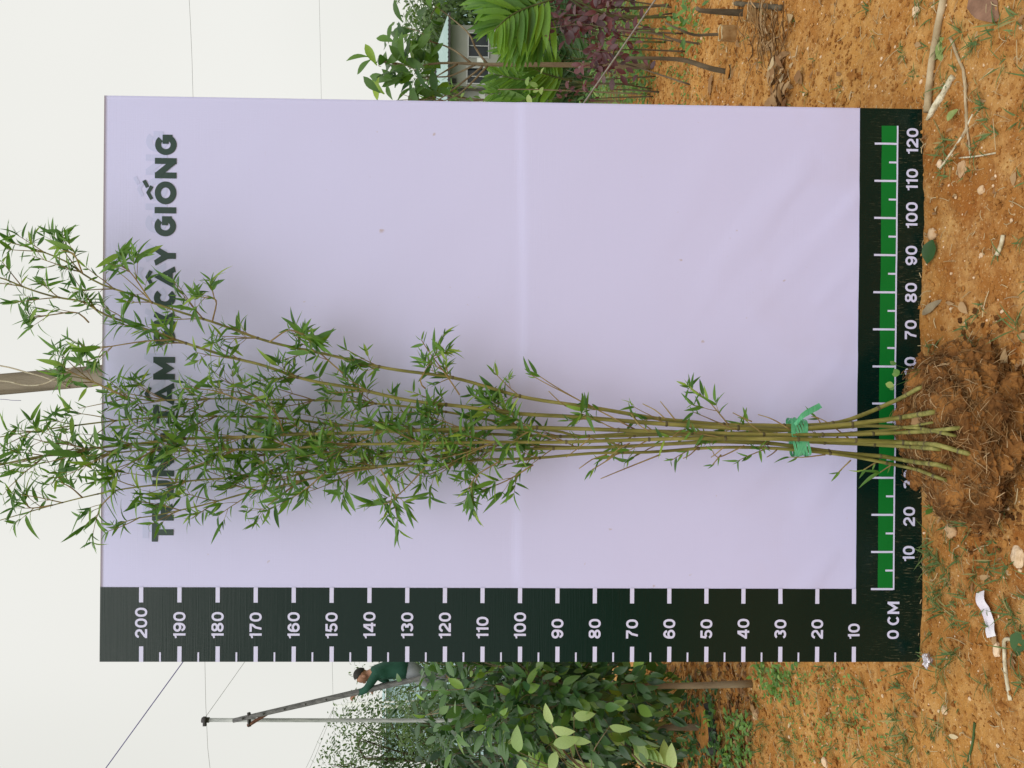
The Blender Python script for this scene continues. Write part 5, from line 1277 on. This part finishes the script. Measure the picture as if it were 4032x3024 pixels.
# poles
yp = 12.0
a = PD(800, 2835, yp); b = a.copy(); b[2] = 0
b = PD(2180, 2838, yp); b[2] = 0
e = empty('steel_pole', b); tag(e, 'tall galvanised steel pole with a clamp at its top', 'pole')
mb = MB(); mb.add(*tube(spline([b, a], 6), .029, 16)); mb.build('pipe', M['steel'], e)
mb = MB(); mb.add(*tube([a-np.array((0, 0, .09)), a+np.array((0, 0, .02))], .040, 14)); mb.add(*box(a[0], a[1]-.05, a[2]-.04, .14, .03, .05)); mb.build('clamp', M['dark_metal'], e)
yq = 17.0
a2 = PD(1312, 2778, yq); b2_ = PD(2100, 2782, yq); b2_[2] = 0
e = empty('white_post', b2_); tag(e, 'thin white post with two slanting braces beyond the ladder', 'post')
mb = MB(); mb.add(*tube([b2_, a2], .022, 10)); mb.build('pipe', M['white_pipe'], e)
t0 = PD(1360, 2770, yq-.1)
for X, Y in ((1990, 2745), (2010, 2832)):
    q = PD(X, Y, yq-.2); q[2] = 0; mb = MB(); mb.add(*tube([t0, q], .024, 10)); mb.build('brace', M['white_pipe'], e)
def wire(label, pts, r, mat='wire'):
    P = spline([PD(*q) for q in pts], 24); mb = MB(); mb.add(*tube(P, r, 5)); o = mb.build('wire', M[mat]); tag(o, label, 'wire'); return o
wire('dark blue wire slanting steeply at the top left', [(1023, 2190, 9), (720, 2607, 9), (417, 3024, 9), (120, 3433, 9)], .006, 'wire_blue')
wire('long thin wire running through the top of the steel pole', [(840, 3400, 12), (829, 3024, 12), (812, 2840, 12), (796, 2000, 12.2), (760, 378, 12.6), (745, 0, 12.7), (735, -300, 12.8)], .003)
wire('thin wire slanting from the steel pole clamp behind the board', [(810, 2822, 12), (963, 2607, 13), (1250, 2200, 15)], .0035)
wire('lower thin wire level with the top of the white post', [(1330, 3400, 17), (1325, 3024, 17), (1312, 2785, 17), (1265, 382, 18), (1257, 0, 18.1), (1250, -300, 18.2)], .0035)
wire('upper of two slack guy wires from the white post to the left', [(1314, 2785, 17), (1258, 2905, 16.5), (1205, 3024, 16), (1060, 3300, 15)], .0035)
wire('lower of two slack guy wires from the white post to the left', [(1316, 2785, 17), (1270, 2905, 16.4), (1220, 3024, 15.9), (1080, 3300, 14.9)], .0035)
wire('short violet wire end beside the wooden post', [(-200, 1568, 2.6), (0, 1572, 2.6), (45, 1576, 2.6), (83, 1577, 2.6)], .0009, 'wire_blue')

# ladder
lt, lb = PD(925, 2834, 11.9), PD(2170, 2548, 11.5); lb[2] = 0
e = empty('ladder', lb); tag(e, 'long dark bamboo ladder leaning up to the steel pole', 'ladder')
side = np.array((-.122, .36, 0.045))
for k in (-.5, .5):
    mb = MB(); mb.add(*tube(spline([lb+side*k, (lb+lt)/2+side*k, lt+side*k*.7+np.array((0, 0, -.05*(k > 0)))], 12), [.040, .034], 10)); mb.build('rail', M['ladder'], e)
for i in range(15):
    s = .06+.91*i/14; q = lb*(1-s)+lt*s; mb = MB(); mb.add(*tube([q-side*.56, q+side*.56], .017, 8)); mb.build('rung', M['ladder'], e)
mb = MB(); mb.add(*tube([PD(1060, 2805, 11.75), PD(975, 2858, 11.75)], .026, 4)); mb.build('bracket_arm', M['rust'], e, False)
mb = MB(); mb.add(*tube([PD(980, 2806, 11.75), PD(982, 2860, 11.75)], .028, 4)); mb.build('bracket', M['dark_metal'], e, False)

# man on the ladder
M['skin'] = nmat('skin', (0.30, 0.15, 0.095), (0.36, 0.19, 0.12), scale=10, rough=.55)
M['hair'] = nmat('hair', (0.008, 0.007, 0.006), (0.02, 0.018, 0.015), scale=60, rough=.6)
M['shirt'] = nmat('shirt', (0.012, 0.06, 0.040), (0.020, 0.085, 0.055), scale=6, rough=.8, bump=.4, bscale=12)
M['jeans'] = nmat('jeans', (0.17, 0.19, 0.21), (0.25, 0.27, 0.29), scale=6, rough=.85, bump=.4, bscale=12)
ym = 11.75
def skinned(name, verts, edges, mat, parent, root=0, sub=2):
    me = bpy.data.meshes.new(name); me.from_pydata([tuple(v[0]) for v in verts], edges, []); me.materials.append(mat)
    o = link(name, me, parent)
    md = o.modifiers.new('skin', 'SKIN'); md.use_smooth_shade = True
    sl = me.skin_vertices[0] if len(me.skin_vertices) else None
    if sl is None:
        import bmesh
        b = bmesh.new(); b.from_mesh(me); b.verts.layers.skin.verify(); b.to_mesh(me); b.free(); sl = me.skin_vertices[0]
    for i, v in enumerate(verts):
        r = v[1]; r = (r, r) if np.isscalar(r) else r
        sl.data[i].radius = r; sl.data[i].use_root = (i == root)
    s = o.modifiers.new('sub', 'SUBSURF'); s.levels = sub; s.render_levels = sub
    return o
J = lambda X, Y, dy=0: PD(X, Y, ym+dy)
hip = J(1605, 2632); man = empty('person', hip)
tag(man, 'man in a dark green shirt and grey trousers climbing the ladder', 'person')
sp1, sp2, ch, nk = J(1570, 2632), J(1530, 2636), J(1490, 2640), J(1458, 2650)
hd0, hd1, hd2, hd3 = J(1449, 2658), J(1434, 2662), J(1417, 2660), J(1406, 2657)
shR, elR, wrR = J(1480, 2655, -.17), J(1444, 2715, -.20), J(1400, 2732, -.15)
shL, elL, wrL = J(1482, 2650, .17), J(1532, 2694, .20), J(1482, 2706, .12)
hpR, knR, anR = J(1612, 2636, -.10), J(1680, 2690, -.13), J(1768, 2655, -.08)
hpL, knL, anL = J(1612, 2630, .10), J(1710, 2680, .12), J(1795, 2648, .1)
ftR, ftL = J(1778, 2690, -.10), J(1803, 2684, .1)
vs = [(hip, .06), (sp1, .085), (sp2, .11), (ch, .13), (nk, .062), (hd0, .075), (hd1, .112), (shR, .06), (elR, .044), (wrR, .028), (shL, .06), (elL, .044), (wrL, .028), (hpR, .07), (knR, .05), (anR, .035), (hpL, .07), (knL, .05), (anL, .035), (ftR, .035), (ftL, .035)]
es = [(0, 1), (1, 2), (2, 3), (3, 4), (4, 5), (5, 6), (3, 7), (7, 8), (8, 9), (3, 10), (10, 11), (11, 12), (0, 13), (13, 14), (14, 15), (0, 16), (16, 17), (17, 18), (15, 19), (18, 20)]
palmR, palmL = J(1388, 2738, -.13), J(1468, 2712, .08)
vs += [(palmR, .046), (palmL, .046), (hd2, .112), (hd3, .075)]; es += [(9, 21), (12, 22), (6, 23), (23, 24)]
for pk, pm in ((21, palmR), (22, palmL)):
    for j in range(5):
        off = np.array((-.012+.004*j, -.035+.017*j, .03-.012*abs(j-1.5))); a_ = pm+off+np.array((-.03, 0, .0)); b_ = a_+np.array((-.028, .0, -.02))
        i0 = len(vs); vs += [(a_, .014), (b_, .012)]; es += [(pk, i0), (i0, i0+1)]
skinned('body', vs, es, M['skin'], man)
# shirt, trousers, hair, ear, nose
vs = [(J(1622, 2634), (.20, .16)), (sp1, (.19, .155)), (sp2, (.175, .14)), (ch, (.175, .145)), (J(1466, 2647), .085), (shR, .078), (elR, .060), (J(1406, 2731, -.155), .046), (shL, .078), (elL, .060), (J(1488, 2705, .13), .046)]
skinned('shirt', vs, [(0, 1), (1, 2), (2, 3), (3, 4), (3, 5), (5, 6), (6, 7), (3, 8), (8, 9), (9, 10)], M['shirt'], man)
vs = [(J(1580, 2632), .15), (hip, .165), (hpR, .125), (knR, .088), (J(1760, 2658, -.08), .066), (hpL, .125), (knL, .088), (J(1787, 2650, .1), .066)]
skinned('trousers', vs, [(0, 1), (1, 2), (2, 3), (3, 4), (1, 5), (5, 6), (6, 7)], M['jeans'], man)
v, f = ico(3)
def blob(name, c, r, mat, cut=None, rot=None):
    p = v*np.array(r); 
    if cut is not None: keep = [q for q in f if all(cut(v[i]) for i in q)]
    else: keep = f
    mb = MB(); mb.add(p+V(c), keep); return mb.build(name, M[mat], man)
hc = J(1423, 2659)
blob('hair', hc+np.array((.006, 0, .012)), (.108, .098, .112), 'hair', lambda q: q[2] > .12-.85*q[0])
blob('ear', J(1433, 2663, -.10), (.022, .012, .034), 'skin')
blob('nose', J(1434, 2686, -.02), (.022, .016, .028), 'skin')
for i in (ftR, ftL): blob('shoe', i+np.array((-.01, 0, -.02)), (.12, .05, .045), 'dark_metal')
